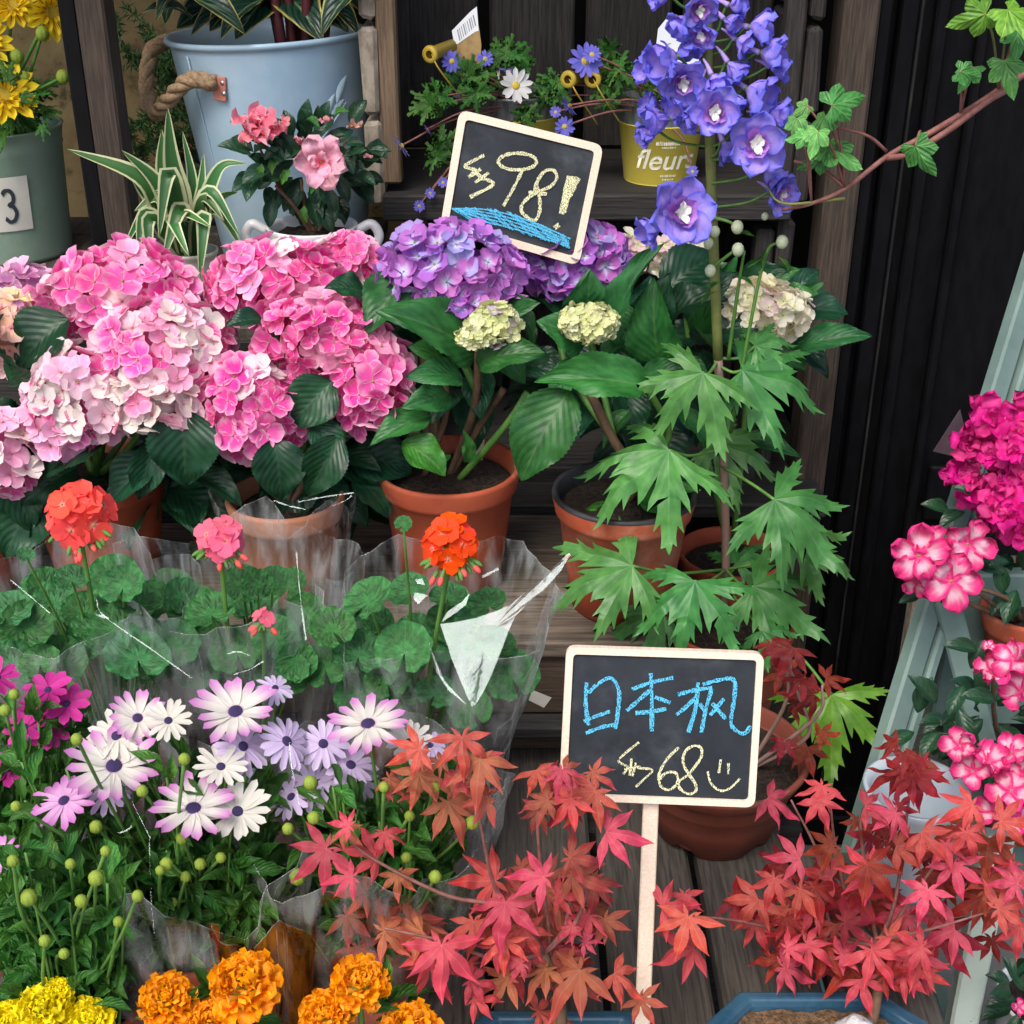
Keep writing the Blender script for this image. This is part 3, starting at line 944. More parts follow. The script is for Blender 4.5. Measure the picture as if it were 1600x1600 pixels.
box('rail', door, (.83, 1.792, .62), (.42, .014, .09), M['black_paint'], .003)
box('threshold', door, (1.0, 1.78, .03), (1.05, .12, .06), M['black_paint'], .004)
chest = thing('grey_board', 'weathered grey board standing behind the pale green stand legs', 'board', (.66, 1.60, 0))
box('board_panel', chest, (.660, 1.62, .30), (.150, .03, .60), M['wood_deck'], .004, .002)
box('edge_strip', chest, (.570, 1.605, .30), (.022, .03, .60), M['wood_end'], .004, .002)


# ------------------------------------------------------------------ chalk signs
def ribbon(pts, w, P0, N, lift, j=.25):
    """chalk line: pts in photo pixels projected on the board plane"""
    ps = curve([onplane(x, y, P0, N) for x, y in pts], 5) if len(pts) > 2 else [onplane(x, y, P0, N).lerp(onplane(*pts[1], P0, N), 0) for x, y in pts]
    if len(ps) == 2:
        ps = [ps[0].lerp(ps[1], t / 6) for t in range(7)]
    v, f = [], []
    for i, p in enumerate(ps):
        d = (ps[min(i + 1, len(ps) - 1)] - ps[max(i - 1, 0)]).normalized()
        s = N.cross(d).normalized()
        ww = w * rnd.uniform(1 - j, 1 + j) * .5
        v += [p + s * ww + N * lift, p - s * ww + N * lift]
    for i in range(len(ps) - 1):
        f.append((2 * i, 2 * i + 1, 2 * i + 3, 2 * i + 2))
    return v, f, None


def sign(label, corners, Y, lean, fw, strokes, stake, group):
    c0 = [sum(c[i] for c in corners) / 4 for i in (0, 1)]
    P0 = at(*c0, Y)
    N = V((lean[0], -1, lean[1])).normalized()
    C = [onplane(x, y, P0, N) for x, y in corners]
    t = thing('chalk_sign', label, 'sign', stake[1] if stake else P0, group)
    xa = ((C[1] - C[0]) + (C[2] - C[3])).normalized()
    ya = N.cross(xa)
    Fm = frame(P0, N, ya)
    inv = Fm.inverted()
    Q = [inv @ c for c in C]
    # rounded outline
    k = k_at(P0)
    rad = 16 * k

    def outline(shrink, rd):
        cen = sum((V((q.x, q.y, 0)) for q in Q), V()) / 4
        o = []
        for i in range(4):
            a, b, c = [V((Q[(i + d) % 4].x, Q[(i + d) % 4].y, 0)) for d in (-1, 0, 1)]
            d1, d2 = (a - b).normalized(), (c - b).normalized()
            bb = b + (d1 + d2) * shrink
            for s in range(6):
                u = s / 5
                o.append((bb + d1 * rd * (1 - u) ** 2 + d2 * rd * u ** 2))
        return o
    o1, o2 = outline(0, rad), outline(fw * k, rad * .45)
    n = len(o1)
    th = .004
    v = [V((p.x, p.y, th)) for p in o1] + [V((p.x, p.y, th)) for p in o2] + [V((p.x, p.y, -th)) for p in o1] + [V((p.x, p.y, .0012)) for p in o2]
    f = []
    for i in range(n):
        j = (i + 1) % n
        f += [(i, j, n + j, n + i), (2 * n + j, 2 * n + i, 3 * n + i, 3 * n + j)[:0] or (i, 2 * n + i, 2 * n + j, j), (n + i, n + j, 3 * n + j, 3 * n + i)]
    f.append(tuple(range(2 * n, 3 * n))[::-1])
    ob('frame', mesh('frame', v, [q for q in f if q], M['birch'], None, False), Fm, t)
    ob('board', mesh('board', [V((p.x, p.y, .0015)) for p in o2], [tuple(range(n))[::-1]], M['slate'], None, False), Fm, t)
    for i, (colr, w, pls) in enumerate(strokes):
        mb = MB()
        for j, pl in enumerate(pls):
            mb.add(ribbon(pl, w * k, P0, N, .0022 + .00012 * j))
        ob('chalk_writing', mesh('chalk_writing', [inv @ q for q in mb.v], mb.f, M[colr], None, False), Fm, t)
    if stake:
        a, b = stake[0], stake[1]
        d = (b - a)
        Mx = frame((a + b) / 2, N - d * (N.dot(d) / d.length_squared), -d)
        ob('stake', MB().add(g_box(stake[2] * k, d.length, .006, .001)).mesh('stake', M['birch'], False), Mx, t)
    return t, P0, N


def Z1(*p):
    return [(560 + x * .3125, y * .3125) for x, y in p]


def Z1b(*p):
    return [(560 + x / 4.21, y / 4.21) for x, y in p]


def Z2(*p):
    return [(840 + x / 4, 980 + y / 4) for x, y in p]


el = [(795 + 95 * math.cos(a), 808 + 42 * math.sin(a)) for a in [R(80 - 30 * i) for i in range(13)]]
scrib = []
top = [(465, 1040), (610, 1036), (735, 1052), (850, 1098), (950, 1138), (1075, 1195)]
bot = [(520, 1062), (560, 1100), (690, 1118), (820, 1168), (950, 1205), (1055, 1240)]


def lerp_poly(P, t):
    s = t * (len(P) - 1)
    i = min(int(s), len(P) - 2)
    q = s - i
    return (P[i][0] * (1 - q) + P[i + 1][0] * q, P[i][1] * (1 - q) + P[i + 1][1] * q)


for i in range(34):
    a = lerp_poly(top, max(0, min(1, i / 33 - .12 + rnd.uniform(-.06, .06))))
    b = lerp_poly(bot, max(0, min(1, i / 33 + .12 + rnd.uniform(-.06, .06))))
    scrib.append(Z1(a, ((a[0] + b[0]) / 2 + rnd.uniform(-6, 6), (a[1] + b[1]) / 2), b))
for i in range(5):
    q = .1 + i / 5
    scrib.append(Z1(*[(lerp_poly(top, t)[0] * (1 - q) + lerp_poly(bot, t)[0] * q + rnd.uniform(-8, 8), lerp_poly(top, t)[1] * (1 - q) + lerp_poly(bot, t)[1] * q) for t in (.02, .25, .5, .75, .98)]))
S1 = [('chalk_yellow', 5.2, [Z1b((828, 1020), (760, 1055), (700, 1092), (735, 1108), (770, 1122), (725, 1165)), Z1b((725, 1165), (805, 1112)), Z1b((768, 1200), (858, 1136)), Z1b((760, 1120), (820, 1180)), Z1b((822, 1172), (886, 1214), (735, 1296)),
                             Z1(*el), Z1((822, 848), (775, 940), (725, 1030)),
                             Z1((850, 963), (900, 966), (942, 970)), Z1((880, 962), (895, 905), (930, 858), (972, 850), (992, 885), (965, 928), (915, 952), (862, 978), (820, 1020), (816, 1058), (848, 1088), (885, 1100), (906, 1055), (906, 1000), (900, 950), (885, 925))]),
      ('chalk_yellow', 9.5, [Z1((1055, 880), (1016, 1070)), Z1((1075, 882), (1022, 1060)), Z1((1098, 888), (1045, 985)), Z1((985, 1122), (998, 1140))]),
      ('chalk_blue', 2.3, scrib)]
s1 = sign('tilted chalkboard price sign reading 98 with blue scribble, above the purple hydrangea', [(718, 171), (943, 227), (904, 415), (688, 353)], 1.50, (.02, .22), 12, S1, None, 'chalkboard price signs')
p98, N98 = s1[1], s1[2]
a98 = onplane(775, 395, p98, N98)
a98 = a98 - N98 * .008
b98 = V((-.045, 1.487, .80))
dd = b98 - a98
ob('stake', MB().add(g_box(.015, dd.length, .006, .001)).mesh('stake', M['birch'], False), frame((a98 + b98) / 2, N98 - dd * (N98.dot(dd) / dd.length_squared), -dd), s1[0])

S2 = [('chalk_blue', 6.0, [Z2((305, 340), (300, 480), (318, 608)), Z2((315, 405), (375, 350), (455, 312), (505, 385), (503, 500), (485, 630)), Z2((288, 582), (370, 548), (452, 520)), Z2((300, 655), (400, 618), (492, 602))]),
      ('chalk_blue', 6.0, [Z2((588, 382), (710, 340), (846, 310)), Z2((706, 282), (712, 460), (712, 645)), Z2((700, 388), (630, 450), (556, 516)), Z2((730, 430), (828, 466)), Z2((610, 530), (700, 522), (802, 504))]),
      ('chalk_blue', 6.0, [Z2((875, 415), (980, 388), (1090, 372)), Z2((1000, 340), (985, 500), (940, 652)), Z2((992, 425), (930, 488), (865, 542)), Z2((1010, 470), (1045, 520)), Z2((1085, 378), (1048, 510), (1020, 652)),
                           Z2((1030, 352), (1120, 326), (1220, 320), (1228, 420), (1205, 585), (1240, 640), (1290, 656), (1328, 610)), Z2((1162, 440), (1075, 542)), Z2((1088, 468), (1172, 566))]),
      ('chalk_yellow', 3.6, [Z2((632, 714), (560, 770), (505, 825), (530, 850), (562, 870), (535, 912)), Z2((585, 815), (575, 920)), Z2((612, 840), (592, 925)), Z2((540, 880), (640, 862)), Z2((620, 872), (715, 885), (665, 940), (612, 990))]),
      ('chalk_yellow', 4.2, [Z2((880, 745), (810, 815), (758, 910), (768, 985), (820, 1010), (872, 965), (862, 905), (800, 905), (760, 945)),
                             Z2((985, 862), (1022, 800), (1018, 748), (975, 735), (925, 765), (905, 830), (935, 900), (982, 970), (985, 1018), (940, 1035), (888, 1002), (882, 958), (940, 915), (992, 850))]),
      ('chalk_yellow', 3.6, [Z2((1060, 895), (1082, 970), (1140, 1015), (1200, 1000), (1262, 940)), Z2((1142, 820), (1130, 905)), Z2((1190, 842), (1190, 912))])]
C2 = [(885, 1009), (1193, 1019), (1178, 1259), (873, 1247)]
P2 = at(1033, 1133, .92)
N2 = V((0, -1, .28)).normalized()
a2, b2 = onplane(1019, 1240, P2, N2) - N2 * .0075, onplane(1002, 1680, P2, N2) - N2 * .0075
sign('chalkboard sign with blue Chinese characters and a yellow 68 on a birch stake', C2, .92, (0, .28), 11, S2, (a2, b2, 25), 'chalkboard price signs')


# ------------------------------------------------------------------ back left: buckets, spider plant, azalea
def green_bucket():
    c = V((-.742, 1.93, SZ))
    t = thing('flower_bucket', 'pale green zinc bucket with a number 3 label, full of yellow and red chrysanthemums', 'bucket', c)
    Rr, rb, h = .100, .086, .182
    ob('bucket', MB().add(g_lathe([(.001, .004), (rb, .004), (rb + .002, 0), (rb + .003, .006), (Rr - .004, h - .03), (Rr - .002, h - .026), (Rr - .003, h - .02), (Rr, h - .002), (Rr + .002, h), (Rr - .003, h + .001), (rb, .02)], 48, .004)).mesh('bucket', M['green_zinc']), T(c), t)
    soil(t, c + V((0, 0, h - .015)), Rr - .006)

    def wrap(a, z, lift=.0035):
        r = rb + (Rr - rb) * z / h + lift
        return V((r * math.sin(a), -r * math.cos(a), z))
    a0 = .44
    v, f = [], []
    for i in range(9):
        a = a0 - .70 + 1.02 * i / 8
        for z in (.052, .128):
            v.append(wrap(a, z))
    for i in range(8):
        f.append((2 * i, 2 * i + 2, 2 * i + 3, 2 * i + 1))
    ob('paper_label', mesh('paper_label', v, f, M['paper']), T(c), t)
    pts = [(-.30, .88), (-.12, 1.0), (.12, .98), (.26, .82), (.2, .62), (-.02, .53), (.2, .47), (.32, .26), (.18, .05), (-.08, .0), (-.3, .12)]
    ps = curve([V((x, z, 0)) for x, z in pts], 5)
    v, f = [], []
    for i, p in enumerate(ps):
        d = (ps[min(i + 1, len(ps) - 1)] - ps[max(i - 1, 0)]).normalized()
        s = V((-d.y, d.x, 0)) * (.055 + .045 * abs(d.y))
        for q in (p + s, p - s):
            v.append(wrap(a0 + .02 + q.x * .26, .066 + q.y * .044, .0045))
    for i in range(len(ps) - 1):
        f.append((2 * i, 2 * i + 1, 2 * i + 3, 2 * i + 2))
    ob('printed_number', mesh('printed_number', v, f, M['ink']), T(c), t)
    for px, py, r, Y, tilt in ((5, 150, 56, 1.84, 0), (80, 18, 48, 1.88, 1), (20, 10, 42, 1.90, 0), (-30, 70, 50, 1.88, 0)):
        mum(t, at(px, py, Y), r, c + V((0, .0, h)), tilt)
    for px, py in ((66, 52), (27, 88), (98, 120), (38, 122)):
        B = at(px, py, 1.86)
        ob('bud', BUD, T(B) @ Matrix.Scale(.0085, 4), t)
        tube('stem', t, [c + V((.03, -.03, h - .02)), (c + V((.03, -.03, h)) + B) / 2 + rv(.01), B], .0022, M['stem_green'])
    fill(t, 90, 0, 165, 80, 55, 1.82, 2.0, FINE + ANEL, 22, 46, (.45, .8))


def mum(parent, P, rpx, base, droop=0):
    k = k_at(P)
    n = (tocam(P) * .8 + ZU * (.45 if not droop else -.2) + RT * (.1 + .4 * droop)).normalized()
    F = frame(P, n, UP, rpx * k)
    fl = ob('flower', EYE_Y, F @ Matrix.Scale(.30, 4), parent)
    for ring, (nn, r0, ln, tl) in enumerate(((16, .12, .88, .05), (13, .12, .66, .4), (9, .1, .45, .8))):
        petals_round(fl, 'petal', P_MUM, F, nn, r0, ln, ln * .95, (.92, .74, .03), tl + .1, .10)
    tube('stem', parent, [base, (base + P) / 2 + rv(.01), P - n * .004], .0026, M['stem_green'])


green_bucket()


def blue_bucket():
    c = V((-.306, 1.86, SZ))
    t = thing('metal_bucket', 'large pale blue metal bucket with a rope handle, holding a plant with red stems', 'bucket', c)
    Rr, rb, h = .136, .096, .318
    rot = Matrix.Rotation(R(-2.5), 4, 'Y')
    v, f, u = g_lathe([(.001, .004), (rb, .004), (rb + .002, 0), (rb + .004, .008), (rb + (Rr - rb) * .5, h * .5), (Rr - .004, h - .012), (Rr - .003, h - .008), (Rr + .001, h - .007), (Rr + .004, h - .003), (Rr + .002, h + .001), (Rr - .003, h), (Rr - .006, h - .02), (rb - .004, .02)], 60)
    Fm = T(c) @ rot
    bk = ob('bucket', mesh('bucket', v, f, M['blue_zinc'], u), Fm, t)

    def wrap(a, z, lift):
        r = rb + (Rr - rb) * z / h + lift
        return V((r * math.sin(a), -r * math.cos(a), z))
    # pressed relief of a leafy sprig
    mb = MB()
    lp = g_leaf(.05, -.3, 1, .8, 0, 0, 0, 6, 2)
    for (a, z), (a2, z2) in (((.62, .150), (.50, .185)), ((.66, .152), (.62, .190)), ((.70, .155), (.74, .195)), ((.74, .17), (.86, .205)), ((.80, .175), (.98, .195)), ((.60, .14), (.46, .158)), ((.88, .19), (1.02, .225)), ((.55, .135), (.46, .140))):
        p, q = wrap(a - .10, z + .045, .0028), wrap(a2 - .10, z2 + .045, .0034)
        nn = V((math.sin(a), -math.cos(a), 0))
        L = (q - p).length
        mb.add(lp, frame(p, nn - (q - p) * (nn.dot(q - p) / L ** 2), q - p, (L * .34, L, L * .25)))
    mb.add(g_tube([wrap(.36 + .08 * i, .165 + .010 * i, .001) for i in range(8)], .0015, 5))
    ob('embossed_sprig', mb.mesh('embossed_sprig', M['blue_zinc']), Fm, t)
    ob('seam', MB().add(g_tube([wrap(-.75, .004 + .03 * i, .0005) for i in range(11)], .0012, 5)).mesh('seam', M['blue_zinc']), Fm, t)
    # rope handle: hangs from a leather patch round the left side
    rp = [wrap(-.42, h - .045, .006), wrap(-.62, h - .040, .020), wrap(-.95, h - .070, .030), wrap(-1.2, h - .088, .040), wrap(-1.5, h - .060, .044), wrap(-1.75, h - .020, .036), wrap(-2.0, h - .012, .012)]
    cu = curve(rp, 9)
    mb = MB()
    for s in range(3):
        st = []
        for i, p in enumerate(cu):
            d = (cu[min(i + 1, len(cu) - 1)] - cu[max(i - 1, 0)]).normalized()
            x = d.orthogonal().normalized()
            x = (ZU - d * ZU.dot(d)).normalized()
            y = d.cross(x)
            a = i * .55 + s * 2.094
            st.append(p + (x * math.cos(a) + y * math.sin(a)) * .0052)
        mb.add(g_tube(st, .0062, 7))
    ob('rope_handle', mb.mesh('rope_handle', M['rope']), Fm, t)
    pq = wrap(-.40, h - .052, .002)
    ob('leather_patch', MB().add(g_box(.018, .030, .003, .001)).mesh('leather_patch', M['leather'], False), Fm @ frame(pq, V((-.35, -1, 0)), V((.15, 0, 1))), t)
    for dz in (-.006, .007):
        ob('rivet', MB().add(g_ball(.0035, 8, 5, (1, 1, .5))).mesh('rivet', M['steel']), Fm @ frame(pq + V((.005, -.003, dz)), V((-.3, -1, 0)), ZU), t)
    soil(t, c + V((-.012, 0, h - .035)), Rr - .020)
    top = c + V((-.0, 0, h - .03))
    for i in range(16):
        a, q = rnd.uniform(0, 6.28), rnd.uniform(0, .04)
        b = top + V((.025 + q * math.cos(a), q * math.sin(a) - .02, 0))
        tube('stem', t, [b, b + V((q * .6 * math.cos(a), q * .3 * math.sin(a), .10)), b + V((q * 1.6 * math.cos(a), q * math.sin(a), .22))], (.0075, .005), plum)
    cal = [MB().add(g_leaf(.12, .14, .85, .75, 0, .05, 7, 24, 4, .10, s)).mesh('leaf', M['calathea']) for s in range(2)]
    for bx, by, tx, ty, w, ya, yb in ((215, -8, 380, 34, .36, 1.75, 1.70), (595, -35, 500, 44, .42, 1.78, 1.71), (350, -60, 240, 20, .4, 1.80, 1.73), (300, 30, 225, 12, .4, 1.78, 1.74), (430, 0, 345, 48, .4, 1.84, 1.75), (530, -10, 590, 34, .4, 1.84, 1.78), (400, 20, 300, 42, .35, 1.88, 1.79), (500, 10, 560, 46, .36, 1.86, 1.80), (470, -40, 590, 20, .5, 1.86, 1.76), (300, -60, 255, 30, .5, 1.84, 1.78), (420, -80, 330, -20, .6, 1.86, 1.80), (560, -70, 610, -5, .6, 1.9, 1.8)):
        leaf_bt(t, rnd.choice(cal), at(bx, by, ya), at(tx, ty, yb), w, (tocam(at(bx, by, ya)) * .5 + ZU * .9))
    for bx, tx, ty, ya, yb in ((400, 330, 40, 1.88, 1.80), (430, 370, 52, 1.86, 1.775), (470, 540, 40, 1.90, 1.82), (440, 500, 54, 1.86, 1.775), (400, 280, 34, 1.92, 1.82), (480, 575, 30, 1.92, 1.84)):
        leaf_bt(t, rnd.choice(cal), at(bx, -10, ya), at(tx, ty, yb), .55, (tocam(at(bx, 0, ya)) * .9 + ZU * .5))


plum = plain_mat('plum_stem', (.045, .008, .012), (.09, .018, .022), 60., (1, 1, .2), rough=.45)
blue_bucket()


def spider():
    c = at(300, 400, 1.645)
    c.z = SZ
    h = .083
    t = thing('spider_plant', 'striped green and cream spider plant in a small ribbed cream pot', 'plant', c)
    prof = [(.001, 0), (.022, 0), (.024, .003)]
    for i in range(9):
        z = .008 + i * .008
        prof += [(.0245 + .0065 * i / 9, z), (.0256 + .0065 * i / 9, z + .004)]
    prof += [(.033, h - .004), (.0335, h), (.030, h), (.022, .02)]
    lathe('pot', t, c, prof, M['cream_glaze'], 36)
    soil(t, c + V((0, 0, h - .012)), .030)
    B = c + V((0, 0, h - .012))
    k = k_at(B)
    rows = [  # via px, tip px, width px, depth offset
        ((215, 275), (105, 233), 24, -.03), ((268, 250), (262, 168), 22, 0), ((255, 270), (253, 202), 20, .0), ((240, 280), (190, 235), 20, -.02),
        ((262, 272), (248, 372), 22, -.07), ((330, 300), (375, 370), 17, -.05), ((345, 262), (385, 255), 14, .0), ((315, 290), (318, 240), 12, .02),
        ((225, 335), (215, 400), 16, -.05), ((280, 330), (255, 405), 22, -.08), ((318, 345), (312, 440), 20, -.08), ((270, 345), (295, 400), 18, -.09),
        ((340, 330), (382, 395), 15, -.04), ((235, 320), (190, 395), 15, .02), ((225, 300), (200, 262), 17, .0), ((300, 280), (285, 205), 14, .03),
        ((345, 310), (372, 300), 13, .03), ((320, 310), (350, 345), 15, -.05), ((245, 310), (210, 330), 15, -.02), ((270, 300), (240, 300), 14, -.04), ((290, 335), (330, 355), 14, -.07), ((232, 345), (238, 432), 18, -.07)]
    for (vx, vy), (tx, ty), w, dy in rows:
        pts = [B + V((rnd.uniform(-.008, .008), rnd.uniform(-.008, .008), 0)), at(vx, vy, B.y + dy * .6), at(tx, ty, B.y + dy)]
        pts.insert(1, pts[0].lerp(pts[1], .5) + ZU * .008)
        cu = curve(pts, 6)
        v, f, u = [], [], []
        n = len(cu)
        side0 = None
        for i, p in enumerate(cu):
            q = i / (n - 1)
            d = (cu[min(i + 1, n - 1)] - cu[max(i - 1, 0)]).normalized()
            sd_ = d.cross(tocam(p) * .8 + ZU * .5).normalized()
            up_ = sd_.cross(d)
            ww = w * k * .85 * min(1, .55 + q * 1.2) * (1 - max(0, q - .45) / .55) ** .75 + .0002
            for s in (-1, -.5, 0, .5, 1):
                v.append(p + sd_ * (ww * s) + up_ * (abs(s) * ww * .35))
                u.append((.5 + .5 * s, q))
        for i in range(n - 1):
            for j in range(4):
                f.append((i * 5 + j, i * 5 + j + 1, i * 5 + 6 + j, i * 5 + 5 + j))
        ob('leaf', mesh('leaf', [p - B for p in v], f, M['spider_leaf'], u), T(B), t)


spider()


def azalea_flower(parent, px, py, r, Y, petals, n, colr, nrm=None, double=False, name='flower'):
    P = at(px, py, Y)
    k = k_at(P)
    nn = (nrm or (tocam(P) * .9 + rv(.45) + ZU * .1)).normalized()
    F = frame(P, nn, rv(), r * k)
    fl = ob(name, MB().add(g_ball(.05, 8, 5)).mesh('flower_centre', M['bud_green']), F, parent)
    a0 = rnd.uniform(0, 6)
    for ring in range(2 if double else 1):
        for i in range(n if ring == 0 else 3):
            a = a0 + 2 * math.pi * i / (n if ring == 0 else 3) + rnd.uniform(-.12, .12)
            s = (1.0 if ring == 0 else .55) * rnd.uniform(.9, 1.08)
            Q = F @ Matrix.Rotation(a, 4, 'Z') @ T(V((0, .04, .08 * ring))) @ Matrix.Rotation(.18 + .5 * ring + rnd.uniform(-.2, .3), 4, 'X') @ Matrix.Rotation(rnd.uniform(-.25, .25), 4, 'Y') @ Matrix.Diagonal((s, s, s, 1))
            ob('petal', rnd.choice(petals), Q, fl, jitc(colr, .08))
    return fl


def enamel_azalea():
    c = at(490, 385, 1.655)
    c.z = SZ
    h = .112
    t = thing('potted_azalea', 'dwarf azalea with two pale pink double flowers in a white two-handled pot', 'plant', c, 'potted azaleas')
    lathe('pot', t, c, [(.001, .0), (.042, 0), (.046, .004), (.056, .05), (.0565, .09), (.054, h - .006), (.058, h), (.055, h + .001), (.051, h - .004), (.051, .03)], M['white_glaze'], 44)
    soil(t, c + V((0, 0, h - .012)), .052)
    for s in (-1, 1):
        p = c + V((s * .057, -.004, h - .020))
        tube('handle', t, [p + V((0, 0, .014)), p + V((s * .018, 0, .022)), p + V((s * .027, 0, .006)), p + V((s * .014, 0, -.016)), p + V((-s * .002, 0, -.014))], .0062, M['white_glaze'], 10)
    top = c + V((0, 0, h - .012))
    for tx, ty, y in ((470, 280, 1.63), (405, 230, 1.62), (520, 250, 1.63), (540, 220, 1.65), (430, 290, 1.61), (560, 280, 1.65)):
        tube('stem', t, [top + rv(.008), top.lerp(at(tx, ty, y), .5) + rv(.008), at(tx, ty, y)], (.0035, .0016), M['stem_brown'], 6)
    fill(t, 70, 480, 262, 92, 60, 1.60, 1.70, AZL, 36, 56, (.45, .55))
    fill(t, 26, 500, 225, 80, 40, 1.60, 1.66, AZL, 30, 46, (.45, .55))
    for x, y in ((400, 218), (425, 225), (500, 200), (520, 185), (410, 285), (440, 290), (425, 275), (480, 350), (485, 305)):
        B = at(x, y, 1.60)
        leaf_bt(t, FINE[1], B, B + (UP + rv(.7)).normalized() * .022, .5)
    azalea_flower(t, 502, 254, 46, 1.585, P_AZP, 6, (.90, .46, .58), (V((.05, -1, .25))), True)
    for i in range(3):
        azalea_flower(t, 404 + rnd.uniform(-10, 10), 195 + 8 * i, 34, 1.60, P_AZP, 4, (.86, .20, .28), V((rnd.uniform(-.5, .5), -.5, .9)), True)
    for x, y, r in ((470, 225, 14), (510, 190, 13), (555, 200, 16), (575, 245, 8), (445, 190, 11)):
        azalea_flower(t, x, y, r, 1.60, P_AZP, 4, (.70, .25, .28) if x != 555 else (.45, .22, .12), ZU + rv(.5))


enamel_azalea()


def fern():
    c = V((-.46, 2.12, SZ))
    t = thing('asparagus_fern', 'dark feathery asparagus fern behind the blue bucket and timber post', 'plant', c)
    clay_pot(t, c, .07, .10, m='pot_black')
    tn = g_leaf(0, .1, 1, .6, 0, 0, 0, 2, 1)
    needle = plain_mat('fern_green', (.02, .07, .015), (.05, .13, .03), 40., rough=.6)
    for i in range(26):
        b = c + V((rnd.uniform(-.03, .03), rnd.uniform(-.03, .03), .09))
        tip = at(rnd.uniform(165, 310), rnd.uniform(-20, 340), rnd.uniform(1.98, 2.15))
        mid = b.lerp(tip, .5) + V((rnd.uniform(-.05, .05), -.03, .05))
        cu = curve([b, mid, tip], 12)
        mb = MB().add(g_tube([p - b for p in cu], .0011, 4))
        for p in cu[4:]:
            for _ in range(9):
                d = (rv(1)).normalized()
                L = rnd.uniform(.008, .02)
                mb.add(tn, frame(p - b, rv(), d, (L * .16, L, L)))
        ob('frond', mb.mesh('frond', needle), T(b), t)


fern()


# ------------------------------------------------------------------ inside the crate: anemones in tins, tags
def tin(t, c, Rr=.060, rb=.046, h=.108):
    prof1 = [(rb, .001), (rb + .0012, .003), (rb + (Rr - rb) * .72, h * .72), (rb + (Rr - rb) * .725 + .0012, h * .725), (rb + (Rr - rb) * .73, h * .735)]
    prof0 = [(.001, .002), (rb, .001)]
    prof2 = [(rb + (Rr - rb) * .73, h * .735), (Rr - .001, h - .004), (Rr + .0015, h - .001), (Rr, h + .001), (Rr - .003, h), (rb - .002, .01)]
    v, f, u, fm = [], [], [], []
    mb = MB()
    mb.add(g_lathe(prof0 + prof1, 44), None, 0)
    mb.add(g_lathe(prof2, 44), None, 1)
    ob('pot', mb.mesh('pot', [M['yellow_tin'], M['grey_zinc']]), T(c), t)
    soil(t, c + V((0, 0, h - .014)), Rr - .005)


def text_on(t, c, txt, size, z0, a0, Rr=.060, rb=.046, h=.108, shear=.25, name='printed_word'):
    cu = bpy.data.curves.new('lettering', 'FONT')
    cu.body, cu.size, cu.shear, cu.align_x = txt, size, shear, 'CENTER'
    cu.offset = size * .012
    o = bpy.data.objects.new('lettering', cu)
    COL.objects.link(o)
    dg = bpy.context.evaluated_depsgraph_get()
    me = bpy.data.meshes.new_from_object(o.evaluated_get(dg))
    bpy.data.objects.remove(o)
    for q in me.vertices:
        z = z0 + q.co.y
        r = rb + (Rr - rb) * z / h + .0012
        a = a0 + q.co.x / r
        q.co = (r * math.sin(a), -r * math.cos(a), z)
    me.materials.clear()
    me.materials.append(M['white_ink'])
    ob(name, me, T(c), t)


def small_print(t, c, a0, a1, z, hgt, Rr=.060, rb=.046, h=.108):
    mb = MB()
    a = a0
    while a < a1:
        w = rnd.uniform(.012, .035)
        r = rb + (Rr - rb) * z / h + .0012
        p = [V((r * math.sin(q), -r * math.cos(q), zz)) for q, zz in ((a, z), (a + w, z), (a + w, z + hgt * rnd.uniform(.7, 1)), (a, z + hgt * rnd.uniform(.7, 1)))]
        mb.add((p, [(0, 1, 2, 3)], None))
        a += w + rnd.uniform(.012, .025)
    ob('small_print', mb.mesh('small_print', M['white_ink'], False), T(c), t)


def anem_flower(parent, px, py, r, Y, colr, nrm=None, n=13):
    P = at(px, py, Y)
    k = k_at(P)
    nn = (nrm or (tocam(P) + ZU * .25 + rv(.3))).normalized()
    F = frame(P, nn, UP, r * k)
    fl = ob('flower', EYE_Y, F @ Matrix.Scale(.24, 4), parent)
    petals_round(fl, 'petal', P_ANE, F, n, .14, .86, .95, colr, .12, .12)
    return P


CRZ = 1.062 + .019


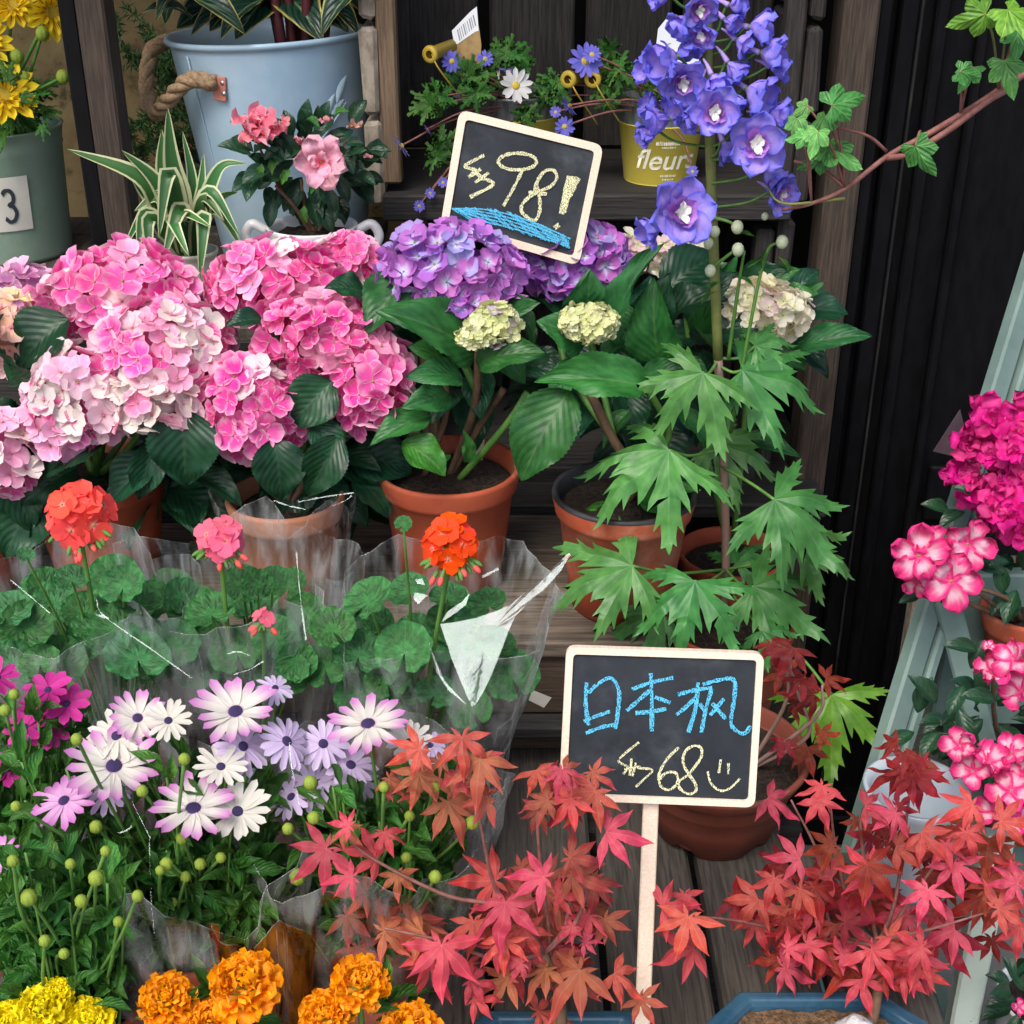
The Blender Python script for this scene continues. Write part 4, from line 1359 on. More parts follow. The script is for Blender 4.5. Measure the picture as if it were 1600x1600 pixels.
def anemone_pot(label, cpx, Y, flowers, leafs, fillr, word):
    c = at(cpx, 250, Y)
    c.z = CRZ
    t = thing('potted_anemone', label, 'plant', c, 'anemones in yellow tins inside the crate')
    tin(t, c)
    if word:
        text_on(t, c, 'fleurs', .038, .024, .06)
        small_print(t, c, -.20, .40, .056, .0055)
        small_print(t, c, -.05, .28, .052, .0024)
        small_print(t, c, -.06, .36, .014, .0030)
        small_print(t, c, .0, .30, .009, .0028)
    top = c + V((0, 0, .094))
    for px, py, r, y, colr, nrm in flowers:
        P = anem_flower(t, px, py, r, y, colr, nrm)
        mid = top.lerp(P, .55) + V((0, -.02, .012))
        tube('stem', t, [top + V((rnd.uniform(-.03, .03), -.02, 0)), mid, P + V((0, .004, 0))], .0013, M['stem_red'], 5)
    for px, py, s, y in leafs:
        B = at(px, py, y)
        k = k_at(B)
        for a in range(4):
            d = (RT * rnd.uniform(-1, 1) + UP * rnd.uniform(-.7, .9)).normalized()
            ob('leaf', rnd.choice(ANEL), frame(B, tocam(B) * .8 + rv(.6), d, s * k * rnd.uniform(.95, 1.35)), t)
        tube('stem', t, [top + V((rnd.uniform(-.03, .03), -.02, 0)), top.lerp(B, .55) + V((0, -.02, .01)), B], .0012, M['stem_red'], 5)
    px, py, rx, ry, n = fillr
    for _ in range(n):
        B = at(px + rnd.uniform(-rx, rx), py + rnd.uniform(-ry, ry), Y + rnd.uniform(-.06, .03))
        ob('leaf', rnd.choice(ANEL), frame(B, tocam(B) * .8 + ZU * .4 + rv(.7), rv(), rnd.uniform(20, 32) * k_at(B)), t)
    return t, c


BL, WH = (.20, .19, .72), (.78, .78, .76)
side = V((-.8, -.4, -.5))
anemone_pot('anemone with one white and several blue flowers in a yellow tin behind the tilted chalkboard', 808, 1.86,
            [(806, 134, 27, 1.77, WH, None), (706, 96, 18, 1.78, BL, None), (758, 92, 14, 1.80, BL, None), (795, 112, 16, 1.79, BL, ZU), (722, 152, 14, 1.77, (.5, .52, .8), V((-.3, -.5, -.8))), (628, 228, 20, 1.72, (.36, .36, .78), side),
             (672, 302, 9, 1.71, BL, None), (655, 322, 10, 1.71, BL, None), (692, 285, 9, 1.72, BL, None), (668, 202, 9, 1.72, (.36, .2, .6), side), (780, 117, 8, 1.77, WH, V((-1, -.3, 0)))],
            [(685, 150, 34, 1.74), (672, 165, 30, 1.73), (690, 225, 26, 1.73), (682, 245, 26, 1.73), (745, 145, 30, 1.76), (790, 85, 30, 1.80), (820, 180, 26, 1.76), (735, 120, 30, 1.77)], (770, 125, 60, 40, 20), False)
tf, cf = anemone_pot('anemone with blue double flowers in a yellow tin lettered fleurs', 1030, 1.82,
                     [(915, 95, 28, 1.76, BL, None), (890, 165, 18, 1.74, BL, side), (882, 198, 17, 1.74, BL, None), (925, 85, 15, 1.755, BL, None), (1082, 268, 10, 1.74, BL, None), (868, 175, 10, 1.75, BL, None)],
                     [(955, 80, 30, 1.77), (965, 110, 30, 1.76), (870, 130, 30, 1.78), (850, 150, 24, 1.78), (950, 160, 20, 1.76), (1020, 140, 22, 1.78)], (985, 125, 60, 30, 14), True)


def tags():
    t = thing('plant_tag', 'folded amber plant tag with a white barcode end, above the white anemone', 'tag', at(730, 120, 1.83), 'plant tags in the crate')
    P = at(728, 60, 1.82)
    n = V((-.1, -1, .3))
    k = k_at(P)
    N = n.normalized()
    q = [onplane(x, y, P, N) for x, y in ((706, 48), (735, 18), (745, 10), (748, 48), (742, 50), (710, 72))]
    q2 = [onplane(x, y, P, N) for x, y in ((708, 72), (748, 40), (752, 70), (750, 130), (722, 130))]
    ob('amber_card', mesh('amber_card', [p - N * .0008 for p in q2], [tuple(range(5))], M['tag_amber'], None, False), T(V()), t)
    ob('barcode_card', mesh('barcode_card', q, [tuple(range(6))], M['tag_white'], None, False), T(V()), t)
    mb = MB()
    for i in range(9):
        s = i / 8.5
        a = V((714 + 26 * s, 47 - 24 * s, 0))
        w = rnd.choice((.6, 1.0, 1.6))
        mb.add(([onplane(x, y, P, N) + N * .0006 for x, y in ((a.x, a.y), (a.x + w, a.y - w), (a.x + w + 4, a.y + 17 - w), (a.x + 4, a.y + 17))], [(0, 1, 2, 3)], None))
    ob('barcode', mb.mesh('barcode', M['grey_ink'], False), T(V()), t)
    t = thing('plant_tag', 'pair of white plant tags standing in the yellow fleurs tin', 'tag', at(1050, 150, 1.80), 'plant tags in the crate')
    P = at(1050, 90, 1.79)
    N = V((.15, -1, .25)).normalized()
    for pts, off, nm in ((((1028, 45), (1040, 30), (1095, 60), (1090, 110), (1040, 140), (1024, 78)), .001, 'front_card'), (((1040, 32), (1055, 24), (1092, 45), (1098, 80), (1060, 100)), -.002, 'rear_card')):
        ob(nm, mesh(nm, [onplane(x, y, P, N) + N * off for x, y in pts], [tuple(range(len(pts)))], M['tag_white'], None, False), T(V()), t)
    ob('cardboard_tab', mesh('cardboard_tab', [onplane(x, y, P, N) + N * .002 for x, y in ((1054, 26), (1082, 33), (1079, 46), (1052, 38))], [(0, 1, 2, 3)], M['tag_amber'], None, False), T(V()), t)
    mb = MB()
    for i in range(14):
        x, y = 1030 + rnd.uniform(0, 20), 70 + i * 4.4
        mb.add(([onplane(a, b, P, N) + N * .0016 for a, b in ((x, y), (x + 8, y - 3), (x + 8, y - 1.6), (x, y + 1.4))], [(0, 1, 2, 3)], None))
    ob('small_print', mb.mesh('small_print', M['grey_ink'], False), T(V()), t)
    # yellow drip pegs with wires
    for i, (px, py, ex, ey, lb) in enumerate(((672, 85, 706, 72, 'yellow plastic peg beside the amber barcode tag'), (888, 124, 915, 118, 'yellow plastic peg left of the blue double anemone stem'), (926, 124, 938, 112, 'yellow plastic peg below the blue double anemone'))):
        a, b = at(px, py, 1.76), at(ex, ey, 1.80)
        t = thing('plastic_peg', lb, 'peg', a, 'yellow plastic pegs in the crate')
        d = (b - a).normalized()
        mb = MB()
        fr_ = frame(a, (a - b), ZU)
        mb.add(g_lathe([(.0052, .002), (.0100, .003), (.0112, 0), (.0105, -.004), (.0085, -.006), (.0085, -(b - a).length), (.004, -(b - a).length - .002)], 18), fr_)
        ob('peg_body', MB().add((mb.v, mb.f, mb.u), T(-a)).mesh('peg_body', M['yellow_plastic']), T(a), t)
        tube('wire', t, [a + d * .003, a + V((.012, -.006, -.018)), a + V((.04, .02, -.06))], .0011, M['yellow_plastic'], 5)


tags()


# ------------------------------------------------------------------ hydrangeas
PINK = [((.84, .065, .36), 5), ((.88, .13, .45), 4), ((.90, .38, .60), 2), ((.86, .76, .76), .8)]
PINKW = [((.86, .10, .40), 3), ((.90, .38, .58), 2.5), ((.76, .71, .64), 4), ((.88, .62, .70), 2.5)]
WHITEP = [((.76, .71, .62), 5), ((.90, .60, .66), 3), ((.88, .24, .44), 1.5)]
MAUVE = [((.62, .22, .48), 2), ((.75, .40, .62), 1)]
PURP = [((.38, .15, .56), 3), ((.50, .17, .56), 4), ((.42, .40, .74), 3), ((.58, .20, .55), 1.5)]
CREAM = [((.84, .78, .56), 4), ((.84, .82, .66), 3), ((.86, .66, .68), 1)]
LIME = [((.66, .70, .34), 3), ((.74, .74, .46), 2), ((.6, .5, .6), .3)]
HB = V((0, 0, 0))


def hydrangea(label, cpx, cpy, Y, Rr, h, m='terracotta', inner=None, base=BZ):
    c = at(cpx, cpy, Y)
    c.z = base
    t = thing('potted_hydrangea', label, 'plant', c, 'potted hydrangeas on the bench')
    clay_pot(t, c, Rr, h, m=m, inner=inner)
    return t, c, c + V((0, 0, h - .02))


# far-left plant with the big pale pink heads
t, c, tp = hydrangea('hydrangea with large white-edged pink heads at the left end of the bench', 165, 850, 1.46, .088, .150)
hyd_head(t, 30, 447, 46, 34, 1.54, MAUVE, FL_PINK, 44, tp)
hyd_head(t, 185, 455, 132, 72, 1.44, PINK[:3] + [((.88, .70, .68), 1.5)], FL_PINK, 62, tp)
hyd_head(t, 322, 520, 36, 60, 1.47, MAUVE, FL_PINK, 42, tp)
hyd_head(t, 115, 615, 92, 78, 1.35, PINKW, FL_PINK, 52, tp)
hyd_head(t, 245, 560, 104, 100, 1.37, PINKW, FL_PINK, 54, tp)
hyd_head(t, 95, 655, 62, 48, 1.34, PINK[:3], FL_PINK, 50)
hyd_head(t, 230, 628, 70, 48, 1.335, WHITEP, FL_PINK, 48)
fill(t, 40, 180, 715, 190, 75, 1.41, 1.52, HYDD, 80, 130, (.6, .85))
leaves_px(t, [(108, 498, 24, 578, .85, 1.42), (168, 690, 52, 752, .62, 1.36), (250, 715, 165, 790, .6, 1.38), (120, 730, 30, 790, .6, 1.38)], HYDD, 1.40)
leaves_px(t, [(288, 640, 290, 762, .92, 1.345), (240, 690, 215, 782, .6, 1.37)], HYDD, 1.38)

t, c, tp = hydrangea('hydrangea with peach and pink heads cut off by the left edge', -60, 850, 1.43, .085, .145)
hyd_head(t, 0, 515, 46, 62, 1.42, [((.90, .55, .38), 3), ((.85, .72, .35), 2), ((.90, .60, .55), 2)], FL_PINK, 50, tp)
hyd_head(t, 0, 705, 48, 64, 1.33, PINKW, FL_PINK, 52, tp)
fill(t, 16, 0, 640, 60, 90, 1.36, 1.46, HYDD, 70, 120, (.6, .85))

t, c, tp = hydrangea('hydrangea with bright pink heads in a pale clay pot', 455, 880, 1.40, .070, .140, 'terracotta_pale')
hyd_head(t, 545, 410, 62, 46, 1.53, PINK, FL_PINK, 42, tp)
hyd_head(t, 425, 438, 104, 66, 1.46, PINK, FL_PINK, 52, tp)
hyd_head(t, 500, 522, 100, 68, 1.39, PINK[:3], FL_PINK, 54, tp)
hyd_head(t, 575, 598, 66, 76, 1.37, PINK, FL_PINK, 54, tp)
hyd_head(t, 390, 628, 80, 84, 1.345, PINK, FL_PINK, 54, tp)
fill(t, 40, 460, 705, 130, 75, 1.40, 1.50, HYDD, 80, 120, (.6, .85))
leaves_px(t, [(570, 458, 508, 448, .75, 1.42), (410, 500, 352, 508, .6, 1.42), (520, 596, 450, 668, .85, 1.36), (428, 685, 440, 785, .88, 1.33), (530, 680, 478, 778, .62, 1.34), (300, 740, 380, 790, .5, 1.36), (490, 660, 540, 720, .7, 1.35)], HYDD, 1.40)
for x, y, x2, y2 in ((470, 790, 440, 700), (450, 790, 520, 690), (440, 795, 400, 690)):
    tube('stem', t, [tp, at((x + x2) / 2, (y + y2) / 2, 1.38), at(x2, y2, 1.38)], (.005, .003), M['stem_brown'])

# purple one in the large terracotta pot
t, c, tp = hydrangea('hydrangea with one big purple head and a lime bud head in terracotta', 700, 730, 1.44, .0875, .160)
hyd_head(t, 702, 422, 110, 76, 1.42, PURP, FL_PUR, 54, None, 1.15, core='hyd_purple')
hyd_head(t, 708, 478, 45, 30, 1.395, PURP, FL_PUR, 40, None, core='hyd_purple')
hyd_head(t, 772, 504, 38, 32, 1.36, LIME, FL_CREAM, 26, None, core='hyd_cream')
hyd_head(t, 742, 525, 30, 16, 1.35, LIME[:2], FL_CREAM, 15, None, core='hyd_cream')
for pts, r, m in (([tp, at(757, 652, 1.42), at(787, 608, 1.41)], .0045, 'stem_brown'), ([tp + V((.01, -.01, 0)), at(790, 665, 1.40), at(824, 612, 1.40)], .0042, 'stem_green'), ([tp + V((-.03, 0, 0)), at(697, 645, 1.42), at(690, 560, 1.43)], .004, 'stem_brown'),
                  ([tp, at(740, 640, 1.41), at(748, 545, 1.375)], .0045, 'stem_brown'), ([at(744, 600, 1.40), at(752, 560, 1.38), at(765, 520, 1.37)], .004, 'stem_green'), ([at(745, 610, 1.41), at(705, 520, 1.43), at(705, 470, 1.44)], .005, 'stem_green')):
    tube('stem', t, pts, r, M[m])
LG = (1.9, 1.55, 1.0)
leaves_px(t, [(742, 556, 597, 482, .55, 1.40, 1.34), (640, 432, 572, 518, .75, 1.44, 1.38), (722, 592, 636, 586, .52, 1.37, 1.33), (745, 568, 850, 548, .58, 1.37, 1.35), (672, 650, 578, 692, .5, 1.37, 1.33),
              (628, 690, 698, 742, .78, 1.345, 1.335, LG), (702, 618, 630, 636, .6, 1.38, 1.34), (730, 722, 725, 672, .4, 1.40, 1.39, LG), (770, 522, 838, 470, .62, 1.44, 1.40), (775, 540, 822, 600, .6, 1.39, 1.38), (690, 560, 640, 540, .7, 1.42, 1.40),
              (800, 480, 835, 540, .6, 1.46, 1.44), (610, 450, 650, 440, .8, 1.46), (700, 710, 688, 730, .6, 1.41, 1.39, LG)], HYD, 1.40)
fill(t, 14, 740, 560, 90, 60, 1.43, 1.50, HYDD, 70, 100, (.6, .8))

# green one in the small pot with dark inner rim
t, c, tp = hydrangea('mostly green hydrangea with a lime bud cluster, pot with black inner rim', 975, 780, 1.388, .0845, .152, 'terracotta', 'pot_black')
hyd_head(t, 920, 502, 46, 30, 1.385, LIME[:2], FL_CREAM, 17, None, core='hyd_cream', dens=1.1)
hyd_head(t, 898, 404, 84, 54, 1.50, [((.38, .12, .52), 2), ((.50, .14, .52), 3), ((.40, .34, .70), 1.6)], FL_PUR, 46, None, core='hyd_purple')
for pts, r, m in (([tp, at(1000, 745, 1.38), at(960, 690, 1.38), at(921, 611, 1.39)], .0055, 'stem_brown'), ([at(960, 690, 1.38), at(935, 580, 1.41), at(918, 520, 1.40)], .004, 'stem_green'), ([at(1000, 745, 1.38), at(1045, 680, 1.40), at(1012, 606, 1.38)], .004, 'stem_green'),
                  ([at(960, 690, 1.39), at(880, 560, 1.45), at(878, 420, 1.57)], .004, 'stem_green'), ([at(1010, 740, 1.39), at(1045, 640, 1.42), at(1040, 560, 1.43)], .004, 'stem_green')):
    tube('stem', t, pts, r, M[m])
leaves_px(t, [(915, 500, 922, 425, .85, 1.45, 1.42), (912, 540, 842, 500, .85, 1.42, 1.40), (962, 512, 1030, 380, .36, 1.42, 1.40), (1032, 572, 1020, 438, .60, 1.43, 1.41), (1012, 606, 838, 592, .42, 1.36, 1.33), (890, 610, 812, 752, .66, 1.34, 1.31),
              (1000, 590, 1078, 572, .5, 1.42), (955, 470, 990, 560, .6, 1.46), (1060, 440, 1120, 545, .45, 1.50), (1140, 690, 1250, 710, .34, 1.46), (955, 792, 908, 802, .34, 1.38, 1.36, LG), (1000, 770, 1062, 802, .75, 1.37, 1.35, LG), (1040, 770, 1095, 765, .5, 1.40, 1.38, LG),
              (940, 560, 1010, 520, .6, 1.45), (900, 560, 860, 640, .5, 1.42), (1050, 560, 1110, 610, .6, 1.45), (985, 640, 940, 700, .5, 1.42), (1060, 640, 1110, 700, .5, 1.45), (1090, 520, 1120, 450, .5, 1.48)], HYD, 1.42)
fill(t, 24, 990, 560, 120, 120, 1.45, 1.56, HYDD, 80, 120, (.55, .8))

# cream one behind, standing on the rear platform
cc = at(1120, 700, 1.735)
t = thing('potted_hydrangea', 'hydrangea with cream and blush heads behind the delphinium stem', 'plant', (.30, 1.592, DZ), 'potted hydrangeas on the bench')
c = V((.30, 1.592, DZ))
clay_pot(t, c, .075, .13)
tp = c + V((0, 0, .115))
hyd_head(t, 1182, 484, 92, 48, 1.545, CREAM, FL_CREAM, 34, tp, core='hyd_cream')
hyd_head(t, 1062, 400, 58, 30, 1.60, CREAM[1:] + [((.84, .62, .66), 2)], FL_CREAM, 36, tp, core='hyd_cream')
hyd_head(t, 990, 395, 28, 30, 1.62, CREAM[1:] + [((.84, .62, .66), 2)], FL_CREAM, 32, None, core='hyd_cream')
hyd_head(t, 1098, 462, 18, 14, 1.56, [((.84, .62, .62), 2)], FL_CREAM, 24, None, core='hyd_cream')
leaves_px(t, [(1215, 470, 1280, 458, .6, 1.60), (1240, 545, 1362, 522, .40, 1.56), (1225, 520, 1285, 440, .5, 1.62), (1140, 470, 1150, 400, .5, 1.62), (1170, 450, 1250, 420, .5, 1.64), (1110, 420, 1160, 440, .5, 1.62), (1010, 400, 980, 440, .6, 1.62), (1100, 500, 1160, 560, .6, 1.55), (1200, 520, 1260, 580, .5, 1.58)], HYD, 1.58)
fill(t, 16, 1130, 520, 110, 80, 1.58, 1.66, HYDD, 70, 100, (.5, .7))


# ------------------------------------------------------------------ delphinium
def delphinium():
    c = V((.272, 1.42, DZ))
    h = .125
    t = thing('delphinium', 'tall delphinium with a spike of blue-violet flowers and jagged green leaves', 'plant', c)
    clay_pot(t, c, .082, h, .060)
    top = c + V((0, 0, h - .02))
    Ys = 1.375
    sp = [top + V((-.01, 0, 0)), at(1134, 890, 1.40), at(1130, 700, 1.385), at(1122, 560, 1.375), at(1113, 330, 1.36), at(1106, 100, 1.35), at(1104, -60, 1.35)]
    tube('stem', t, sp[:4], (.0052, .0050), M['stem_mauve'], 9)
    tube('stem', t, sp[3:], (.0056, .0050), M['stem_olive'], 9)
    for pts in ([at(1142, 676, 1.38), at(1166, 540, 1.365), at(1196, 400, 1.355), at(1222, 378, 1.35)], [at(1138, 560, 1.37), at(1152, 460, 1.36), at(1163, 392, 1.35)], [at(1113, 340, 1.355), at(1135, 345, 1.35), at(1150, 352, 1.345)],
                [at(1112, 420, 1.36), at(1130, 405, 1.35), at(1152, 388, 1.345)], [at(1110, 325, 1.355), at(1103, 318, 1.345), at(1097, 312, 1.34)]):
        tube('side_stem', t, pts, (.0022, .0015), M['stem_green'], 6)
    rows = [  # centre px, axis tip px, Yc, Yt, scale
        (1045, 703, 942, 792, 1.33, 1.27, .92), (1160, 578, 1285, 605, 1.36, 1.33, .98), (1098, 582, 1040, 640, 1.34, 1.29, 1.15), (1210, 780, 1320, 848, 1.30, 1.25, .98), (1086, 908, 1072, 1008, 1.25, 1.21, 1.08),
        (988, 884, 874, 915, 1.27, 1.25, 1.0), (1150, 880, 1180, 820, 1.42, 1.42, .9), (1178, 916, 1275, 965, 1.34, 1.31, 1.05), (1245, 850, 1330, 880, 1.36, 1.34, 1.0), (1118, 690, 1200, 740, 1.42, 1.40, 1.0),
        (1036, 960, 935, 992, 1.31, 1.28, .9), (1300, 1085, 1305, 1190, 1.30, 1.27, 1.05), (1190, 985, 1235, 1000, 1.30, 1.27, 1.0), (1180, 540, 1240, 520, 1.38, 1.38, 1.0)]
    for i, (cx, cy, tx, ty, yc, yt, s) in enumerate(rows):
        B, Q = at(cx, cy, yc), at(tx, ty, yt)
        d = Q - B
        n = tocam(B) * .75 + ZU * .65 + rv(.12)
        F = frame(B, n, d, d.length * s * 1.16)
        ob('leaf', DELPH[i % 4], F, t, (1.5, 1.25, .55) if i == 11 else None)
        stp = min(sp[1:5], key=lambda q: abs(q.z - (B.z - .02)))
        tube('petiole', t, [V((stp.x, stp.y, min(stp.z, B.z))), stp.lerp(B, .6) + V((0, 0, -.008)), B + n.normalized() * -.001], .0019, M['stem_green'], 6)
    # flowers: px, py, r, Y, facing (x, z), with a white bee
    fl = [(1058, 88, 47, 1.33, (-.55, -.15), 0), (1062, 120, 40, 1.325, (.25, -.5), 1), (1170, 42, 38, 1.335, (.75, .0), 0), (1188, 82, 38, 1.33, (.75, -.1), 0), (1166, 138, 44, 1.33, (.5, -.25), 0), (1116, 172, 40, 1.305, (.05, -.15), 1),
          (1046, 186, 40, 1.33, (-.85, -.15), 0), (1030, 168, 28, 1.345, (-.8, .2), 0), (1180, 226, 48, 1.305, (.1, .0), 1), (1055, 335, 54, 1.315, (.35, .05), 1), (1030, 350, 34, 1.33, (-.5, -.4), 0), (1088, 10, 32, 1.33, (.3, -.4), 1), (1045, -5, 28, 1.335, (-.6, 0), 0), (1208, 300, 34, 1.33, (.85, -.4), 1), (1075, 60, 30, 1.345, (0, -.6), 0)]
    fl += [(1138, 98, 30, 1.335, (.5, -.5), 0), (1092, 132, 30, 1.335, (-.2, -.4), 0), (1150, 205, 32, 1.33, (.6, -.2), 0), (1098, 48, 28, 1.34, (-.1, -.5), 1), (1198, 178, 34, 1.335, (.9, .1), 0), (1196, 262, 32, 1.32, (.5, -.6), 0), (1132, 30, 26, 1.34, (.4, -.2), 0), (1140, 8, 26, 1.34, (.5, 0), 0), (1024, 110, 30, 1.345, (-.9, 0), 0), (1112, 118, 30, 1.32, (.2, -.3), 0), (1135, 150, 30, 1.325, (.4, -.4), 0), (1088, 178, 28, 1.325, (-.3, -.4), 0), (1150, 62, 28, 1.335, (.6, -.3), 0), (1072, 28, 30, 1.335, (-.3, -.4), 0), (1070, 160, 30, 1.33, (-.5, -.3), 0), (1130, 222, 30, 1.325, (.3, -.5), 0), (1022, 205, 26, 1.34, (-.8, -.4), 0), (1205, 105, 28, 1.335, (.9, -.2), 0)]
    for px, py, r, Y, (fx, fz), bee in fl:
        P = at(px, py, Y)
        k = k_at(P)
        n = (tocam(P) * (.9 if bee else .35) + RT * fx * 1.2 + ZU * fz).normalized()
        F = frame(P, n, UP + rv(.3), r * k * 1.12)
        head = ob('flower', MB().add(g_ball(.10, 8, 5)).mesh('flower_base', M['stem_green']), F, t)
        a0 = rnd.uniform(0, 6)
        for i in range(6):
            Q = F @ Matrix.Rotation(a0 + 1.0472 * i, 4, 'Z') @ T(V((0, .02, .03 * (i % 2)))) @ Matrix.Rotation(rnd.uniform(.25, .6) if bee else rnd.uniform(.55, 1.05), 4, 'X') @ Matrix.Diagonal((1.12, 1.05, 1, 1))
            ob('sepal', rnd.choice(P_DEL), Q, head, jitc((.44, .32, .80), .18))
        if bee:
            for i in range(6):
                Q = F @ Matrix.Rotation(a0 + .5 + 1.047 * i, 4, 'Z') @ T(V((0, .03, .12))) @ Matrix.Rotation(rnd.uniform(.3, .7), 4, 'X') @ Matrix.Scale(.58, 4)
                ob('petal', P_DELI, Q, head, jitc((.55, .24, .66), .12))
            ob('white_centre', BEE, F @ T(V((0, 0, .20))) @ Matrix.Diagonal((.75, .95, 1, 1)), head)
        sp_ = P - n * (r * k * .95) + ZU * .004
        tube('spur', head, [P - n * .001, P - n * (r * k * .5) + ZU * .003, sp_], (.0030, .0009), M['spur'], 6)
        stp = at(1108, py + 25, 1.355)
        tube('flower_stalk', t, [stp, stp.lerp(P, .6) - ZU * .004, P - n * .003], .0014, M['stem_green'], 5)
    for px, py, r in ((1097, 313, 11), (1117, 362, 10), (1152, 355, 12), (1153, 390, 12), (1107, 380, 10), (1222, 378, 12), (1110, 423, 11), (1195, 338, 7), (1085, 362, 9)):
        P = at(px, py, 1.342)
        ob('bud', MB().add(g_ball(1, 9, 6, (1, 1, 1.15))).mesh('bud', M['bud_white']), T(P) @ Matrix.Scale(r * .82 * k_at(P), 4), t)
    for px, py in ((1180, 370), (1165, 420), (1130, 440), (1190, 420), (1215, 400), (1120, 455), (1180, 450)):
        B = at(px, py, 1.35)
        leaf_bt(t, FINE[0], B, B + (RT * rnd.uniform(-1, 1) + UP * rnd.uniform(-.6, .8)).normalized() * .022, .2)


M['spur'] = plain_mat('spur_violet', (.30, .20, .55), (.40, .28, .62), 40.)
M['bud_white'] = plain_mat('bud_pale', (.34, .42, .22), (.60, .66, .48), 40., rough=.5)
delphinium()


# ------------------------------------------------------------------ geraniums
def geranium(label, cpx, Y, heads, leaves, colr, nfill, frx, fcy, fry):
    c = V((at(cpx, 900, Y).x, Y, DZ))
    t = thing('potted_geranium', label, 'plant', c, 'geraniums in clear sleeves')
    clay_pot(t, c, .062, .11)
    tp = c + V((0, 0, .095))
    for px, py, r, y, n, fs in heads:
        P = at(px, py, y)
        k = k_at(P)
        n = max(2, int(n * .8))
        hd = ob('flower_head', MB().add(g_ball(r * k * .4, 10, 7)).mesh('flower_head', M['bud_green']), T(P + FW * .006), t)
        ga = 2.39996
        for i in range(n):
            z = .96 - 1.25 * (i + .5) / n
            q = math.sqrt(max(0, 1 - z * z))
            s = RT * (q * math.cos(ga * i)) + UP * (q * math.sin(ga * i)) - FW * z
            s = (s + rv(.22)).normalized()
            ob('floret', rnd.choice(FL_GER), frame(P + s * (r * k * rnd.uniform(.72, .95)), (s * 1.2 + tocam(P) * .35 + ZU * .2), rv(), fs * 1.5 * k * rnd.uniform(.85, 1.15)), hd, jitc(colr, .10))
        for i in range(16):
            a = rnd.uniform(0, 6.28)
            d = (RT * math.cos(a) * 1.1 - UP * rnd.uniform(.6, 1.3) - FW * .25 * rnd.random()).normalized()
            e = P + d * r * k * rnd.uniform(.95, 1.4)
            tube('pedicel', hd, [P - UP * r * k * .3, (P + e) / 2 - UP * .001, e], (.0011, .0009), M['stem_green'], 5, 3)
            ob('bud', BUDG, frame(e, d, RT, (.0022, .0022, .0055)), hd)
            if i % 5 == 0:
                ob('bud', MB().add(g_ball(1, 8, 5)).mesh('bud', M['bud_red']), frame(e + d * .006, d, RT, (.0028, .0028, .005)), hd)
        tube('stem', t, [tp, tp.lerp(P, .5) + V((rnd.uniform(-.01, .01), -.012, 0)), P - UP * r * k * .3], (.0028, .0022), M['stem_green'])
    rows = list(leaves)
    for _ in range(nfill):
        rows.append((cpx + rnd.uniform(-frx, frx), fcy + rnd.uniform(-fry, fry), rnd.uniform(26, 46), Y + rnd.uniform(-.09, .09)))
    for r in rows:
        px, py, s = r[:3]
        y = r[3] if len(r) > 3 else Y - .07
        P = at(px, py, y)
        n = (tocam(P) * .7 + ZU * .55 + rv(.4)).normalized()
        ob('leaf', rnd.choice(GERL), frame(P, n, UP + rv(.5), s * k_at(P)), t)
        tube('petiole', t, [tp + rv(.012), tp.lerp(P, .6) + V((0, .01, 0)), P - n * .001], .0013, M['stem_green'], 5, 4)
    return t, c


M['bud_red'] = plain_mat('bud_red', (.62, .06, .05), (.75, .12, .10), 40.)
geranium('geranium with a large coral red flower head in clear film, left of the rose one', 135, 1.14, [(122, 802, 44, 1.07, 16, 38)],
         [(192, 918, 40, 1.06), (180, 985, 44), (215, 1030, 56, 1.04), (40, 980, 44), (90, 1040, 50), (20, 1040, 44), (130, 960, 38, 1.12), (270, 1010, 46), (40, 868, 15, 1.04), (60, 920, 30, 1.18)], (.95, .095, .075), 34, 130, 980, 75)
geranium('geranium with a rose pink flower head and green buds in clear film', 375, 1.15, [(343, 842, 30, 1.07, 10, 33), (412, 965, 12, 1.05, 2, 20)],
         [(330, 960, 42), (370, 1020, 46), (430, 1000, 42), (300, 1050, 46), (440, 1060, 46), (480, 960, 36, 1.12), (390, 925, 30, 1.17)], (.92, .17, .27), 26, 110, 985, 75)
geranium('geranium with an orange-red flower head beside the glossy white fold of film', 645, 1.15, [(706, 848, 40, 1.05, 13, 32)],
         [(576, 940, 47, 1.06), (632, 1018, 50, 1.05), (560, 1025, 44), (508, 1045, 44), (700, 935, 32, 1.12), (762, 945, 34, 1.08), (685, 1010, 36, 1.11), (640, 925, 36, 1.12), (800, 1060, 48, 1.12), (735, 1110, 40, 1.08), (620, 1085, 40), (560, 1090, 40), (680, 1085, 36), (630, 820, 16, 1.04), (770, 1010, 40, 1.13), (520, 985, 40)], (.95, .075, .012), 16, 120, 1000, 70)


